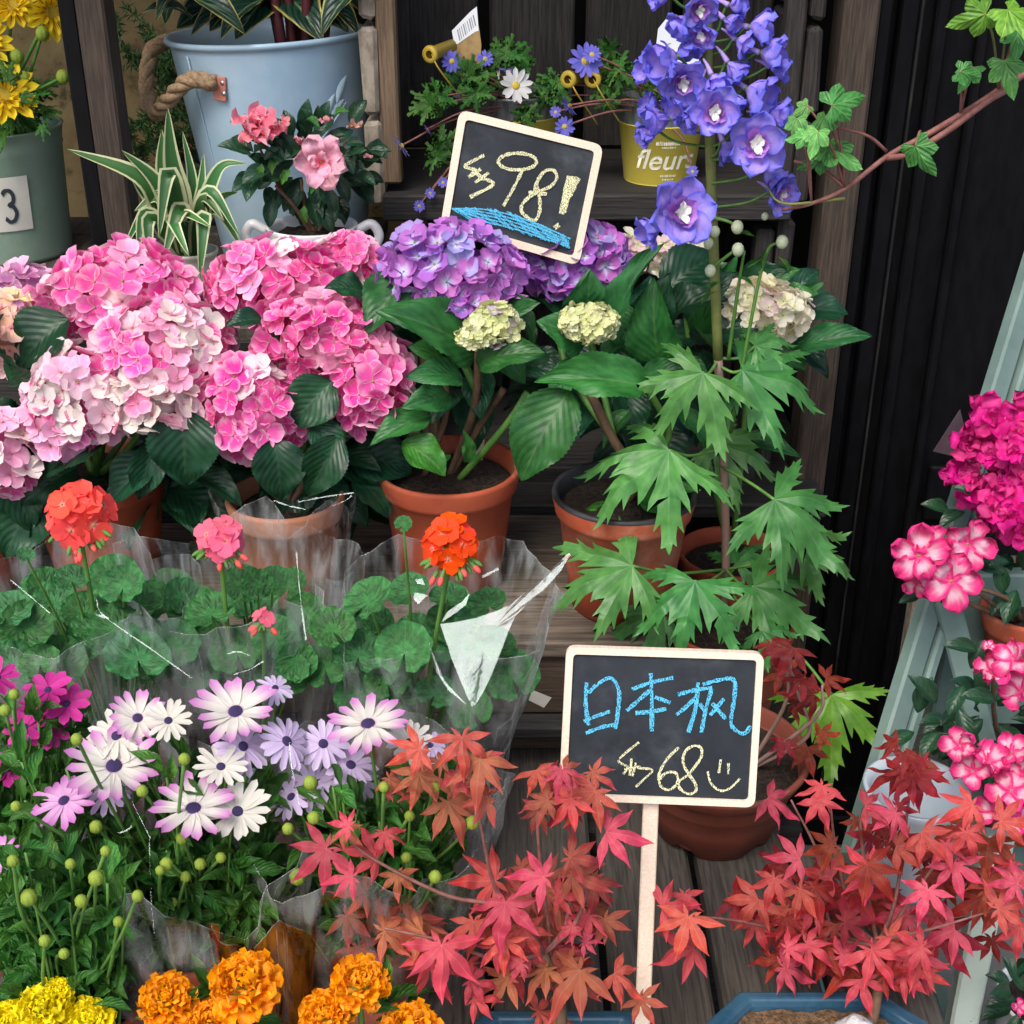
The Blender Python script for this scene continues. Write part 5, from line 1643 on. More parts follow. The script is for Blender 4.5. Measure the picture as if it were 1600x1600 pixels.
# ------------------------------------------------------------------ daisies
def daisies(label, cpx, Y, flowers, buds, colm, fillr, base=DZ, potm='terracotta', Rr=.068, h=.105, nst=26, P_=None):
    c = V((at(cpx, 1400, Y).x, Y, base))
    t = thing('potted_daisy', label, 'plant', c, 'potted daisies in clear sleeves')
    clay_pot(t, c, Rr, h, m=potm)
    tp = c + V((0, 0, h - .015))
    for f in flowers:
        px, py, r, y, kind, fx, fz = f
        P = at(px, py, y)
        k = k_at(P)
        n = (tocam(P) * .50 + ZU * .75 + RT * fx + ZU * fz + rv(.30)).normalized()
        F = frame(P, n, UP, r * k * 1.02)
        if kind == 'm':
            fl = ob('flower', EYE_D, F @ Matrix.Scale(.16, 4), t)
            petals_round(fl, 'petal', P_MAG, F, 9, .10, .9, .95, (.52, .03, .26), .1, .10)
        else:
            fl = ob('flower', EYE_D, F @ Matrix.Scale(.175, 4), t)
            me, cl, wd = {'p': (P_DAISY, (.72, .69, .63), .92), 'k': (P_DAISY, (.72, .40, .66), .92), 'w': (P_DAISYW, (.70, .68, .60), .95), 'l': (P_DAISYW, (.64, .52, .74), .95)}[kind]
            petals_round(fl, 'petal', me, F, 16 if r > 45 else 14, .12, .88, wd * .90, cl, rnd.uniform(-.05, .22) if kind != 'l' else -.2, .09, None, .12)
        tube('stem', t, [tp + rv(.015), tp.lerp(P, .6) + rv(.012), P - n * .002], .0016, M['stem_green'], 5, 5)
    for px, py, r in buds:
        P = at(px, py, Y - .095 + rnd.uniform(-.02, .02))
        ob('bud', BUD, T(P) @ Matrix.Scale(r * .9 * k_at(P), 4), t)
        tube('stem', t, [tp + rv(.015), tp.lerp(P, .6) + rv(.015), P], .0015, M['stem_green'], 5, 5)
    x, y, rx, ry = fillr
    lv = []
    for i in range(nst):
        B = at(x + rnd.uniform(-rx, rx), y + rnd.uniform(-ry, ry), Y + rnd.uniform(-.07, .07))
        b0 = V((B.x * .6 + tp.x * .4, B.y, tp.z))
        cu = curve([b0, b0.lerp(B, .5) + rv(.01), B], 5)
        tube('stem', t, [b0, b0.lerp(B, .5), B], .0012, M['stem_green'], 5, 4)
        for p in cu[2:]:
            for _ in range(1 + (rnd.random() < .35)):
                d = (rv(1) + ZU * .7).normalized()
                L, n = rnd.uniform(.018, .038), tocam(p) * .75 + ZU * .55 + rv(.3)
                n = n - d * n.dot(d)
                if n.length > .15:
                    lv.append((L / k_at(p), rnd.randrange(3), frame(p, n, d, (L * rnd.uniform(.28, .46), L, L))))
    # the 280 leaves that show largest are parts of their own, the rest one mass
    lv.sort(key=lambda q: -q[0])
    for _, i, Q in lv[:280]:
        ob('leaf', FINE[i], Q, t)
    mb = MB()
    for _, i, Q in lv[280:]:
        mb.add(FINE_G[i], T(-c) @ Q)
    if mb.f:
        ob('leaf_mass', mb.mesh('leaf_mass', M['fine_leaf']), T(c), t, kind='stuff')
    return t, c


daisies('potted daisies with white and pink-edged petals and dark violet centres in clear film', 300, .925,
        [(368, 1112, 66, .90, 'p', .05, 0), (178, 1197, 72, .87, 'p', -.05, .15), (302, 1263, 68, .84, 'p', 0, -.05), (371, 1268, 52, .85, 'w', .15, -.1), (100, 1251, 50, .86, 'k', -.1, -.05), (263, 1126, 38, .90, 'w', .1, .2),
         (345, 1198, 42, .87, 'w', 0, .1), (380, 1166, 46, .89, 'l', .1, -.1), (215, 1122, 46, .91, 'p', -.1, .2), (182, 1150, 48, .895, 'w', -.1, .3), (168, 1236, 40, .885, 'l', 0, -.2), (448, 1158, 48, .89, 'l', .4, -.3), (0, 1338, 34, .84, 'k', 0, .2), (430, 1075, 30, .93, 'l', .3, .2)],
        [(222, 1236, 10), (150, 1292, 11), (155, 1370, 12), (260, 1350, 11), (288, 1186, 10), (120, 1155, 10), (284, 1310, 10), (45, 1402, 13), (127, 1408, 10), (313, 1350, 10), (290, 1370, 9), (250, 1360, 8), (25, 1260, 9), (345, 1340, 9), (270, 1410, 8)], None, (230, 1310, 210, 120), nst=95)
daisies('potted daisies with one large pink-edged flower and drooping lilac ones beside the red maple leaves', 590, .945,
        [(575, 1131, 64, .89, 'p', .05, .1), (505, 1162, 44, .91, 'l', 0, -.1), (548, 1195, 44, .91, 'l', .1, -.3), (490, 1225, 44, .91, 'l', -.1, -.3), (455, 1245, 40, .90, 'l', -.2, -.2), (640, 1160, 40, .92, 'w', .1, .3), (672, 1165, 34, .92, 'l', .2, .2), (560, 1220, 36, .92, 'l', .1, -.4)],
        [(485, 1223, 12), (450, 1295, 10), (465, 1370, 14), (490, 1278, 11), (738, 1285, 12), (640, 1275, 9), (600, 1230, 9), (635, 1340, 9), (680, 1370, 11), (680, 1230, 9)], None, (590, 1330, 130, 120), nst=80)
daisies('potted daisies with deep magenta flowers at the left edge', 35, 1.00,
        [(75, 1078, 38, .95, 'm', 0, 0), (104, 1100, 40, .95, 'm', .2, -.2), (40, 1136, 36, .94, 'm', -.1, 0), (76, 1140, 34, .945, 'm', .1, -.2), (10, 1205, 38, .94, 'm', 0, .1), (-4, 1058, 34, .97, 'm', .2, 0), (60, 1105, 30, .96, 'm', 0, .2)],
        [(22, 1085, 9), (8, 1110, 10), (35, 1165, 9)], None, (40, 1200, 90, 100), nst=40)
daisies('daisy plant in tight yellow-green bud with no open flowers at the bottom left', 95, .86, [], [(45, 1402, 14), (127, 1408, 11), (150, 1372, 13), (70, 1470, 10), (185, 1440, 9), (20, 1345, 10), (165, 1330, 9), (110, 1350, 9), (100, 1490, 9), (215, 1400, 10)], None, (95, 1420, 105, 95), nst=80, Rr=.06, h=.08)


# ------------------------------------------------------------------ marigolds at the bottom
def marigold(label, cpx, Y, heads, colr, nl=24):
    c = V((at(cpx, 1600, Y).x, Y, DZ))
    t = thing('potted_marigold', label, 'plant', c, 'potted marigolds along the front edge')
    clay_pot(t, c, .05, .08)
    tp = c + V((0, 0, .07))
    for px, py, r, y in heads:
        P = at(px, py, y)
        k = k_at(P)
        n = (tocam(P) * .5 + ZU * .7 + rv(.15)).normalized()
        F = frame(P, n, UP, r * k)
        fl = ob('flower_head', MB().add(g_ball(1, 10, 6)).mesh('flower_head', M['bud_green']), F @ Matrix.Scale(.35, 4), t)
        for nn, r0, ln, tl, z in ((15, .44, .48, -.15, .0), (15, .40, .44, .25, .14), (14, .33, .40, .55, .26), (13, .25, .36, .85, .35), (10, .16, .32, 1.1, .42), (7, .07, .28, 1.3, .46)):
            a0 = rnd.uniform(0, 6)
            for i in range(nn):
                a = a0 + 2 * math.pi * i / nn + rnd.uniform(-.15, .15)
                Q = F @ Matrix.Rotation(a, 4, 'Z') @ T(V((0, r0, z))) @ Matrix.Rotation(tl + rnd.uniform(-.2, .2), 4, 'X') @ Matrix.Rotation(rnd.uniform(-.3, .3), 4, 'Y') @ Matrix.Scale(ln * rnd.uniform(.9, 1.1), 4)
                ob('petal', rnd.choice(P_MAR), Q, fl, jitc(colr, .08))
        tube('stem', t, [tp, tp.lerp(P, .5) + rv(.008), P - n * r * k * .2], .0028, M['stem_green'], 6)
    hx = [h[0] for h in heads]
    fill(t, nl, sum(hx) / len(hx), 1590, 75, 50, Y - .03, Y + .05, FINE, 40, 70, (.22, .35))
    return t


OR, YE = (.95, .36, .002), (.95, .78, .004)
marigold('orange marigold with two full heads beside the amber film', 335, .80, [(385, 1545, 66, .77), (262, 1568, 52, .78), (330, 1600, 46, .77)], OR)
marigold('orange marigold with heads beneath the maple leaves', 560, .80, [(562, 1542, 54, .78), (510, 1590, 50, .77), (640, 1615, 56, .77)], OR)
marigold('bright yellow marigold at the bottom left corner', 75, .79, [(68, 1580, 50, .77), (140, 1600, 46, .77), (15, 1600, 42, .77), (90, 1552, 28, .78)], YE)


# ------------------------------------------------------------------ Japanese maples
def maple_leaf_at(t, px, py, r, Y, sets, ang=None, nrm=None, color=None):
    P = at(px, py, Y)
    a = R(ang if ang is not None else rnd.uniform(-115, 115))
    d = -UP * math.cos(a) + RT * math.sin(a) - FW * .15
    n = (nrm or (tocam(P) * .8 + ZU * .5 + rv(.42)))
    ob('leaf', rnd.choice(sets), frame(P, n, d, r * k_at(P) * rnd.uniform(.98, 1.24)), t, color or jitc((.95, .95, .95), .08))
    return P


def maple(label, c, tray, leaves, sets, base_top, extra, twigs, Yr, fk):
    t = thing('japanese_maple', label, 'tree', c, 'small japanese maples')
    share = .80 if sets[1] is MAPLED else .50
    tray(t, c)
    for i, (px, py, r) in enumerate(leaves):
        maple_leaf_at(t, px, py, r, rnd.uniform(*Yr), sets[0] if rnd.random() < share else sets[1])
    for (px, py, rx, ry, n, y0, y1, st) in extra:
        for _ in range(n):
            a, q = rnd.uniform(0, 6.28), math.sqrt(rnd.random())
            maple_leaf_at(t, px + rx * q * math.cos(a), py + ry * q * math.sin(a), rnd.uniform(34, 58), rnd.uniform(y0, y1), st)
    fork = at(*fk)
    tube('trunk', t, [base_top - V((0, 0, .03)), base_top.lerp(fork, .5) + V((.006, .004, .004)), fork], (.0058, .0036), M['stem_brown'], 8, 6)
    for tw in twigs:
        pts = [fork] + [at(x, y, Y) for x, y, Y in tw]
        tube('branch', t, pts, (.0024, .0009), M['stem_red'], 6, 5)
    return t


def g_tray(sx, sy, h, ch, wall=.010):
    """octagonal bonsai tray with an out-turned rim and feet"""
    def octo(a, b, c_):
        return [(-a + c_, -b), (a - c_, -b), (a, -b + c_), (a, b - c_), (a - c_, b), (-a + c_, b), (-a, b - c_), (-a, -b + c_)]
    rings = [(octo(sx * .86, sy * .84, ch * .8), .008), (octo(sx * .92, sy * .90, ch * .9), h * .55), (octo(sx * .95, sy * .93, ch * .95), h - .014), (octo(sx, sy, ch), h - .010), (octo(sx, sy, ch), h),
             (octo(sx - wall, sy - wall, ch * .95), h + .001), (octo(sx - wall - .003, sy - wall - .003, ch * .93), h - .006), (octo(sx * .84, sy * .8, ch * .8), .014)]
    v, f = [], []
    for r, z in rings:
        v += [V((x, y, z)) for x, y in r]
    for i in range(len(rings) - 1):
        for j in range(8):
            f.append((i * 8 + j, i * 8 + (j + 1) % 8, (i + 1) * 8 + (j + 1) % 8, (i + 1) * 8 + j))
    f.append(tuple(range(8))[::-1])
    f.append(tuple(range(len(rings) * 8 - 8, len(rings) * 8)))
    return v, f, None


def tray(sx, sy, h, ch, rotz=0.):
    def build(t, c):
        o = ob('tray', MB().add(g_tray(sx, sy, h, ch)).mesh('tray', M['blue_glaze'], False), T(c) @ Matrix.Rotation(rotz, 4, 'Z'), t)
        md = o.modifiers.new('bevel', 'BEVEL')
        md.width, md.segments = .0025, 2
        for a in (-1, 1):
            for b in (-1, 1):
                ob('foot', MB().add(g_box(.03, .02, .010, .002)).mesh('foot', M['blue_glaze'], False), T(c) @ Matrix.Rotation(rotz, 4, 'Z') @ T(V((a * sx * .6, b * sy * .6, .005))), t)
        v, f = [], []
        nx, ny = 26, 16
        for j in range(ny + 1):
            for i in range(nx + 1):
                u_, w_ = 2 * i / nx - 1, 2 * j / ny - 1
                lim = 1.0
                x, y = u_ * (sx - .014), w_ * (sy - .014)
                over = abs(x) / (sx - .012) + abs(y) / (sy - .012) - (2 - ch * .9 / min(sx, sy) * .75)
                if over > 0:
                    x *= 1 - over * .5
                    y *= 1 - over * .5
                v.append(V((x, y, h - .010 + .006 * noise.noise(V((x * 60, y * 60, c.x))) + .004 * noise.noise(V((x * 160, y * 160, 3))))))
        for j in range(ny):
            for i in range(nx):
                a = j * (nx + 1) + i
                f.append((a, a + 1, a + nx + 2, a + nx + 1))
        ob('soil', mesh('soil', v, f, M['tan_soil']), T(c) @ Matrix.Rotation(rotz, 4, 'Z'), t)
    return build


def stone(t, c, r, sq, sd, m='stone'):
    v, f, u = g_ball(1, 16, 10)
    v = [V((q.x * sq[0], q.y * sq[1], q.z * sq[2])) * r * (1 + .35 * noise.noise(q * 1.6 + V((sd, 0, 0))) + .12 * noise.noise(q * 5 + V((sd, 0, 0)))) for q in v]
    ob('stone', mesh('stone', v, f, M[m], u), T(c), t)


# right maple in the blue tray
ct = V((.273, .815, DZ + .0005))
ctop = ct + V((.04, .02, .050))
RL = [(1200, 1246, 48), (1285, 1228, 50), (1280, 1250, 44), (1352, 1258, 44), (1400, 1270, 46), (1425, 1212, 50), (1418, 1178, 44), (1355, 1352, 62), (1490, 1350, 50), (1478, 1318, 44), (1332, 1395, 60), (1250, 1342, 46), (1300, 1372, 50), (1400, 1322, 50), (1440, 1300, 46),
      (1520, 1258, 50), (1035, 1418, 52), (1075, 1433, 62), (1085, 1482, 62), (1070, 1398, 42), (1185, 1405, 52), (1250, 1388, 56), (1230, 1420, 50), (1270, 1420, 50), (1320, 1440, 50), (1360, 1362, 56), (1465, 1460, 74), (1492, 1452, 66), (1390, 1490, 74), (1225, 1512, 54),
      (1230, 1482, 42), (1180, 1440, 42), (1260, 1475, 50), (1345, 1530, 52), (1382, 1526, 52), (1440, 1480, 54), (1560, 1420, 52), (1590, 1380, 42), (1592, 1450, 46), (1510, 1300, 44), (1450, 1390, 50), (1540, 1390, 48), (1300, 1320, 46), (1210, 1372, 44), (1420, 1430, 56)]
tr = maple('japanese maple with crimson leaves in the blue tray beside the pale green stand', ct, tray(.104, .075, .052, .040), RL, (MAPLEP, MAPLED), ctop,
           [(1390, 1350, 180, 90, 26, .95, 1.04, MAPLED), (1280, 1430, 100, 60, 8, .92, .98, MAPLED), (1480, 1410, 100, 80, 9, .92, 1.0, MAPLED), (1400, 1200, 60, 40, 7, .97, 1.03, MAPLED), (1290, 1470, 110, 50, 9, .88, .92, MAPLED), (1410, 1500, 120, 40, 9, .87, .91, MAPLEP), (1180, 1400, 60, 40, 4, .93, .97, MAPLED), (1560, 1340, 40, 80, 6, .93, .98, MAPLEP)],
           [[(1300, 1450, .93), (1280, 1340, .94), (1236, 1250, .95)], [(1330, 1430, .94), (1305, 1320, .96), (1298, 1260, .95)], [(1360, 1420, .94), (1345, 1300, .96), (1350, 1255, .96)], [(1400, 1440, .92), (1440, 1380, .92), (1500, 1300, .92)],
            [(1380, 1470, .90), (1460, 1450, .88), (1560, 1420, .88)], [(1250, 1460, .92), (1160, 1440, .91), (1075, 1430, .88)], [(1400, 1400, .95), (1420, 1250, .98), (1430, 1190, .98)]], (.855, .945), (1372, 1478, .90))
stone(tr, ct + V((.030, .020, .055)), .020, (1.1, .8, .9), 1.3)
stone(tr, ct + V((.060, .018, .050)), .017, (1.1, .9, .7), 4.1)

# left maple, its tray just below the picture
cl = V((.045, .808, DZ + .0005))
cl.x = at(880, 1600, .808).x
ltop = cl + V((0, 0, .055))
LL = [(750, 1186, 64), (722, 1152, 56), (656, 1170, 50), (655, 1210, 56), (608, 1216, 44), (700, 1253, 62), (762, 1245, 48), (720, 1215, 40), (690, 1190, 28), (838, 1203, 46), (880, 1200, 40), (856, 1250, 46), (902, 1245, 46), (845, 1266, 40), (535, 1295, 40), (510, 1326, 62),
      (600, 1300, 42), (590, 1340, 60), (550, 1370, 46), (620, 1366, 44), (572, 1396, 58), (540, 1430, 52), (775, 1376, 74), (790, 1410, 74), (850, 1370, 56), (893, 1366, 58), (870, 1400, 42), (830, 1400, 44), (600, 1455, 56), (660, 1455, 56), (690, 1477, 74), (775, 1478, 42),
      (800, 1508, 46), (870, 1482, 62), (906, 1516, 72), (960, 1520, 60), (947, 1300, 62), (925, 1206, 46), (930, 1236, 62), (878, 1202, 36), (892, 1248, 50), (890, 1340, 52), (740, 1560, 46), (840, 1580, 46), (870, 1592, 44), (1000, 1560, 40), (560, 1480, 44), (740, 1440, 46), (820, 1450, 46), (920, 1430, 46)]
tl = maple('japanese maple with coral and bronze leaves in front of the daisies', cl, tray(.10, .062, .05, .035), LL, (MAPLE, MAPLEP), ltop,
           [(700, 1200, 70, 40, 4, .86, .90, MAPLE), (850, 1410, 110, 75, 22, .86, .92, MAPLE), (840, 1440, 100, 70, 12, .88, .93, MAPLED), (740, 1500, 90, 40, 7, .80, .84, MAPLEP), (640, 1440, 90, 45, 9, .84, .88, MAPLE), (880, 1240, 40, 30, 3, .86, .88, MAPLED), (870, 1510, 90, 40, 7, .82, .86, MAPLE)],
           [[(780, 1400, .83), (755, 1310, .82), (735, 1190, .82)], [(800, 1420, .83), (700, 1400, .82), (580, 1340, .82), (535, 1300, .82)], [(885, 1440, .84), (892, 1330, .84), (900, 1250, .84)], [(900, 1440, .84), (925, 1360, .84), (955, 1290, .83), (940, 1230, .84)], [(780, 1500, .82), (690, 1470, .80), (600, 1450, .80)], [(860, 1480, .84), (840, 1300, .84), (850, 1215, .84)]], (.79, .86), (850, 1490, .835))
for px, py, r in ((895, 1448, 30), (912, 1472, 30), (815, 1505, 40), (545, 1290, 34)):
    maple_leaf_at(tl, px, py, r, .79, MAPLEP)

# small deep red maple in the low clay bowl behind the sign
cb = V((.2265, 1.185, DZ + .0005))
t = thing('japanese_maple', 'small deep red japanese maple in a wide clay bowl behind the upright chalkboard', 'tree', cb, 'small japanese maples')
clay_pot(t, cb, .100, .106, .066, .022, .006, 'terracotta_shaded', scallop=True)
bt = cb + V((.03, -.02, .09))
for px, py, r in ((1240, 1012, 50), (1222, 1050, 44), (1272, 1085, 48), (1240, 1100, 42), (1262, 1168, 42), (1205, 1005, 40), (1255, 1060, 44), (1290, 1060, 40), (1225, 1160, 34), (1280, 1150, 34)):
    maple_leaf_at(t, px, py, r, rnd.uniform(1.10, 1.16), MAPLED, color=jitc((.85, .9, .9), .1))
for tw in ([(1262, 1150, 1.14), (1245, 1080, 1.13), (1230, 1020, 1.13)], [(1275, 1120, 1.13), (1285, 1070, 1.13)], [(1230, 1090, 1.14), (1215, 1010, 1.14)]):
    tube('branch', t, [bt] + [at(*q) for q in tw], (.0028, .0012), M['stem_mauve'], 6)


# ------------------------------------------------------------------ pale green folding stand, azaleas
stand = thing('folding_stand', 'pale green painted wooden folding stand holding the pink azaleas', 'stand', (.55, 1.25, DZ))


def bar(name, a, b, w, th, m, nrm=None, tofloor=False):
    if tofloor:
        b = a + (b - a) * ((a.z - .004) / (a.z - b.z))
    d = b - a
    n = nrm or (V((0, -1, 0)) + rv(.03))
    n = n - d * (n.dot(d) / d.length_squared)
    o = ob(name, MB().add(g_box(w, d.length, th, .003, .0006)).mesh(name, M[m], False), frame((a + b) / 2, n, d), stand)
    return o


bar('leg', at(1640, 330, 1.72), onz(1352, 1275, DZ), .029, .020, 'green_paint', V((.25, -1, 0)), True)
bar('leg_edge', at(1668, 330, 1.74), onz(1385, 1275, DZ) + V((0, .02, 0)), .014, .030, 'green_paint', V((.25, -1, 0)), True)
bar('leg', at(1478, 935, 1.36), at(1580, 1330, 1.26), .030, .020, 'green_paint', V((-.15, -1, .1)), True)
bar('front_leg', at(1560, 1300, 1.10), at(1490, 1660, 1.06), .032, .022, 'cream_paint', None, True)
bar('front_leg', at(1640, 1200, 1.12), at(1700, 1660, 1.07), .032, .022, 'cream_paint', None, True)
bar('brace', at(1455, 1500, 1.16), at(1495, 1640, 1.12), .016, .016, 'green_paint')
bar('shelf_board', at(1470, 1012, 1.40), at(1760, 1012, 1.40), .022, .22, 'green_paint', V((0, -.0, 1)))
bar('shelf_board', at(1480, 1290, 1.22), at(1760, 1290, 1.22), .022, .20, 'green_paint', V((0, 0, 1)))
bar('shelf_board', at(1540, 1640, 1.10), at(1800, 1640, 1.10), .022, .16, 'green_paint', V((0, 0, 1)))


def azalea(label, potpx, Y, z0, flowers, leafs, petals, colr, fillr, pot='terracotta', h=.10, Rr=.058):
    c = at(*potpx, Y)
    if z0 is not None:
        c.z = z0
    t = thing('potted_azalea', label, 'plant', c, 'potted azaleas')
    if pot:
        clay_pot(t, c, Rr, h, m=pot)
    tp = c + V((0, 0, h - .02))
    for px, py, r, y in flowers:
        P = at(px, py, y)
        azalea_flower(t, px, py, r, y, petals, 5, colr, tocam(P) * .9 + ZU * .2 + rv(.5), double=(petals is P_AZM))
    for i in range(0, len(flowers), 2):
        P = at(flowers[i][0], flowers[i][1], flowers[i][3] + .012)
        tube('stem', t, [tp, tp.lerp(P, .5) + rv(.015), P], (.004, .0018), M['stem_brown'], 6, 5)
    for px, py, s, y in leafs:
        B = at(px, py, y)
        B = B + FW * .025
        a = rnd.uniform(0, 6.28)
        leaf_bt(t, rnd.choice(AZL), B, B + (RT * math.cos(a) + UP * math.sin(a) * .8 - FW * .2).normalized() * s * k_at(B), .46)
    px, py, rx, ry, n = fillr
    fill(t, n, px, py, rx, ry, Y - .04, Y + .06, AZL, 44, 70, (.42, .52))
    return t


sh1, sh2, sh3 = at(1600, 1012, 1.40).z + .012, at(1600, 1290, 1.22).z + .012, at(1600, 1640, 1.10).z + .012
fl = []
for i in range(33):
    a, q = i * 2.4, math.sqrt((i + .5) / 33)
    fl.append((1570 + 82 * q * math.cos(a) + rnd.uniform(-12, 12), 725 + 96 * q * math.sin(a) + rnd.uniform(-12, 12), rnd.uniform(24, 36), 1.33 + .07 * q * q + rnd.uniform(-.02, .02)))
fl += [(1552, 786, 34, 1.32), (1580, 800, 40, 1.31), (1598, 830, 36, 1.32)]
azalea('azalea smothered in deep magenta double flowers on the pale green stand', (1640, 1000), 1.43, sh1, fl, [(1500, 760, 30, 1.33), (1520, 800, 52, 1.36), (1495, 800, 50, 1.38), (1560, 850, 60, 1.36), (1530, 850, 50, 1.37)], P_AZM, (.66, .022, .23), (1590, 850, 50, 50, 16), h=.09)
azalea('azalea with three pink flowers marked in white beside the pale green leg', (1590, 1000), 1.36, sh1, [(1436, 868, 48, 1.29), (1512, 850, 46, 1.30), (1486, 908, 46, 1.275), (1432, 908, 26, 1.30), (1455, 850, 30, 1.30)], [(1560, 880, 60, 1.30), (1580, 930, 56, 1.30), (1520, 880, 40, 1.31), (1480, 945, 44, 1.31), (1450, 930, 40, 1.31), (1590, 880, 50, 1.31)], P_AZB, (.86, .78, .84), (1590, 910, 30, 40, 8), h=.07, Rr=.05)
azalea('low azalea with many rose and white flowers in front of the stand', (1590, 1285), 1.20, sh2, [(1500, 1165, 32, 1.08), (1520, 1205, 37, 1.07), (1545, 1190, 34, 1.07), (1580, 1175, 34, 1.08), (1580, 1235, 39, 1.06), (1555, 1265, 34, 1.065), (1590, 1280, 34, 1.06), (1583, 1030, 34, 1.11), (1550, 1050, 32, 1.11), (1596, 1080, 32, 1.11), (1600, 1210, 40, 1.07), (1545, 1010, 12, 1.11)],
       [(1445, 1120, 62, 1.10), (1475, 1105, 66, 1.09), (1510, 1110, 60, 1.09), (1440, 1150, 56, 1.11), (1480, 1150, 54, 1.10), (1540, 1020, 56, 1.12), (1530, 1050, 52, 1.12), (1520, 1075, 56, 1.11), (1570, 1100, 60, 1.10), (1500, 1130, 60, 1.10), (1480, 1190, 50, 1.10), (1460, 1185, 46, 1.11)], P_AZB, (.88, .74, .80), (1540, 1120, 60, 60, 34), h=.08, Rr=.05)
c = at(1422, 1290, 1.09)
c.z = DZ + .0005
t = thing('white_planter', 'empty glazed bluish white planter half hidden by crimson maple leaves', 'planter', c)
ht = (at(1432, 1195, 1.10).z - DZ) * .86
lathe('planter_bowl', t, c, [(.001, 0), (.034, 0), (.036, .004), (.048, ht * .5), (.050, ht - .01), (.054, ht), (.050, ht + .001), (.046, ht - .01), (.03, .01)], M['pale_blue_glaze'], 44)
c = at(1620, 1640, 1.08)
c.z = sh3
t = thing('potted_azalea', 'azalea bud in a white glazed pot at the bottom right corner', 'plant', c, 'potted azaleas')
lathe('pot', t, c, [(.001, 0), (.036, 0), (.04, .004), (.052, .05), (.055, .09), (.058, .094), (.054, .095), (.05, .085), (.045, .03)], M['white_glaze'], 40)
soil(t, c + V((0, 0, .08)), .049)
fill(t, 14, 1600, 1560, 26, 40, 1.02, 1.07, AZL, 40, 60, (.5, .6))
azalea_flower(t, 1592, 1572, 16, 1.0, P_AZB, 4, (.85, .5, .6))
t = thing('plant_tag', 'dark plant tag leaning behind the magenta azalea', 'tag', at(1490, 690, 1.42), 'plant tags on the stand')
pp = [at(1458, 705, 1.42), at(1500, 640, 1.43), at(1520, 720, 1.43)]
nn_ = (pp[1] - pp[0]).cross(pp[2] - pp[0]).normalized() * .0006
ob('card', mesh('card', [p + nn_ for p in pp] + [p - nn_ for p in pp], [(0, 1, 2), (5, 4, 3), (0, 3, 4, 1), (1, 4, 5, 2), (2, 5, 3, 0)], plain_mat('dark_card', (.07, .05, .06), (.10, .08, .09), 20., rough=.3), None, False), T(V()), t)


# ------------------------------------------------------------------ ivy
def ivy():
    Y = 1.33
    t = thing('ivy_vine', 'ivy branch with reddish woody stems reaching in from the right', 'vine', at(1620, 130, Y))
    A = [at(1760, -30, Y + .08), at(1680, 60, Y + .04), at(1560, 142, Y), at(1500, 180, Y - .01), at(1440, 215, Y - .02), at(1385, 245, Y - .02), at(1320, 295, Y - .03), at(1268, 318, Y - .03), at(1222, 328, Y - .02)]
    tube('stem', t, A, (.0042, .0018), M['stem_red'], 8, 7)
    tube('stem', t, [at(1575, 140, Y), at(1540, 160, Y - .02), at(1480, 205, Y - .03), at(1420, 240, Y - .03), at(1385, 247, Y - .02)], (.0034, .0030), M['stem_red'], 8)
    tube('stem', t, [at(1320, 293, Y - .03), at(1280, 262, Y - .03), at(1240, 252, Y - .03)], (.0022, .0014), M['stem_red'], 7)
    tube('stem', t, [at(1385, 236, Y - .02), at(1355, 212, Y - .03), at(1300, 198, Y - .04)], (.0018, .0012), M['stem_red'], 7)
    tube('stem', t, [at(1320, 310, Y - .03), at(1225, 318, Y - .03), at(1196, 288, Y - .02)], (.0018, .0010), M['stem_olive'], 7)
    rows = [((1540, 22), (1500, 40), 46, -1), ((1575, 15), (1590, 70), 60, -1), ((1570, 95), (1585, 140), 46, 0), ((1520, 105), (1475, 118), 34, 0), ((1500, 112), (1540, 118), 30, 0), ((1300, 165), (1345, 148), 48, 0), ((1290, 180), (1250, 190), 40, 0),
            ((1245, 185), (1225, 170), 30, 1), ((1262, 165), (1272, 158), 22, 1), ((1295, 232), (1342, 228), 48, 0), ((1290, 245), (1262, 258), 36, 0), ((1430, 228), (1448, 278), 44, 0), ((1278, 205), (1270, 235), 34, 1), ((1258, 215), (1240, 210), 26, 1), ((1590, 45), (1610, 30), 40, 0)]
    for (bx, by), (tx, ty), s, kd in rows:
        B, Q = at(bx, by, Y - .05 + rnd.uniform(-.02, .02)), at(tx, ty, Y - .07)
        col = {0: None, 1: (1.9, 1.7, 1.9), -1: (1.5, 1.3, .6)}[kd]
        ob('leaf', rnd.choice(IVY), frame(B, tocam(B) * .8 + ZU * .4 + rv(.5), Q - B, s * 1.3 * k_at(B)), t, col)
        near = min(A, key=lambda q: (q - B).length)
        tube('petiole', t, [near, near.lerp(B, .5) + ZU * .01, B], .0012, M['stem_red'] if kd >= 0 else M['stem_olive'], 5, 4)


ivy()


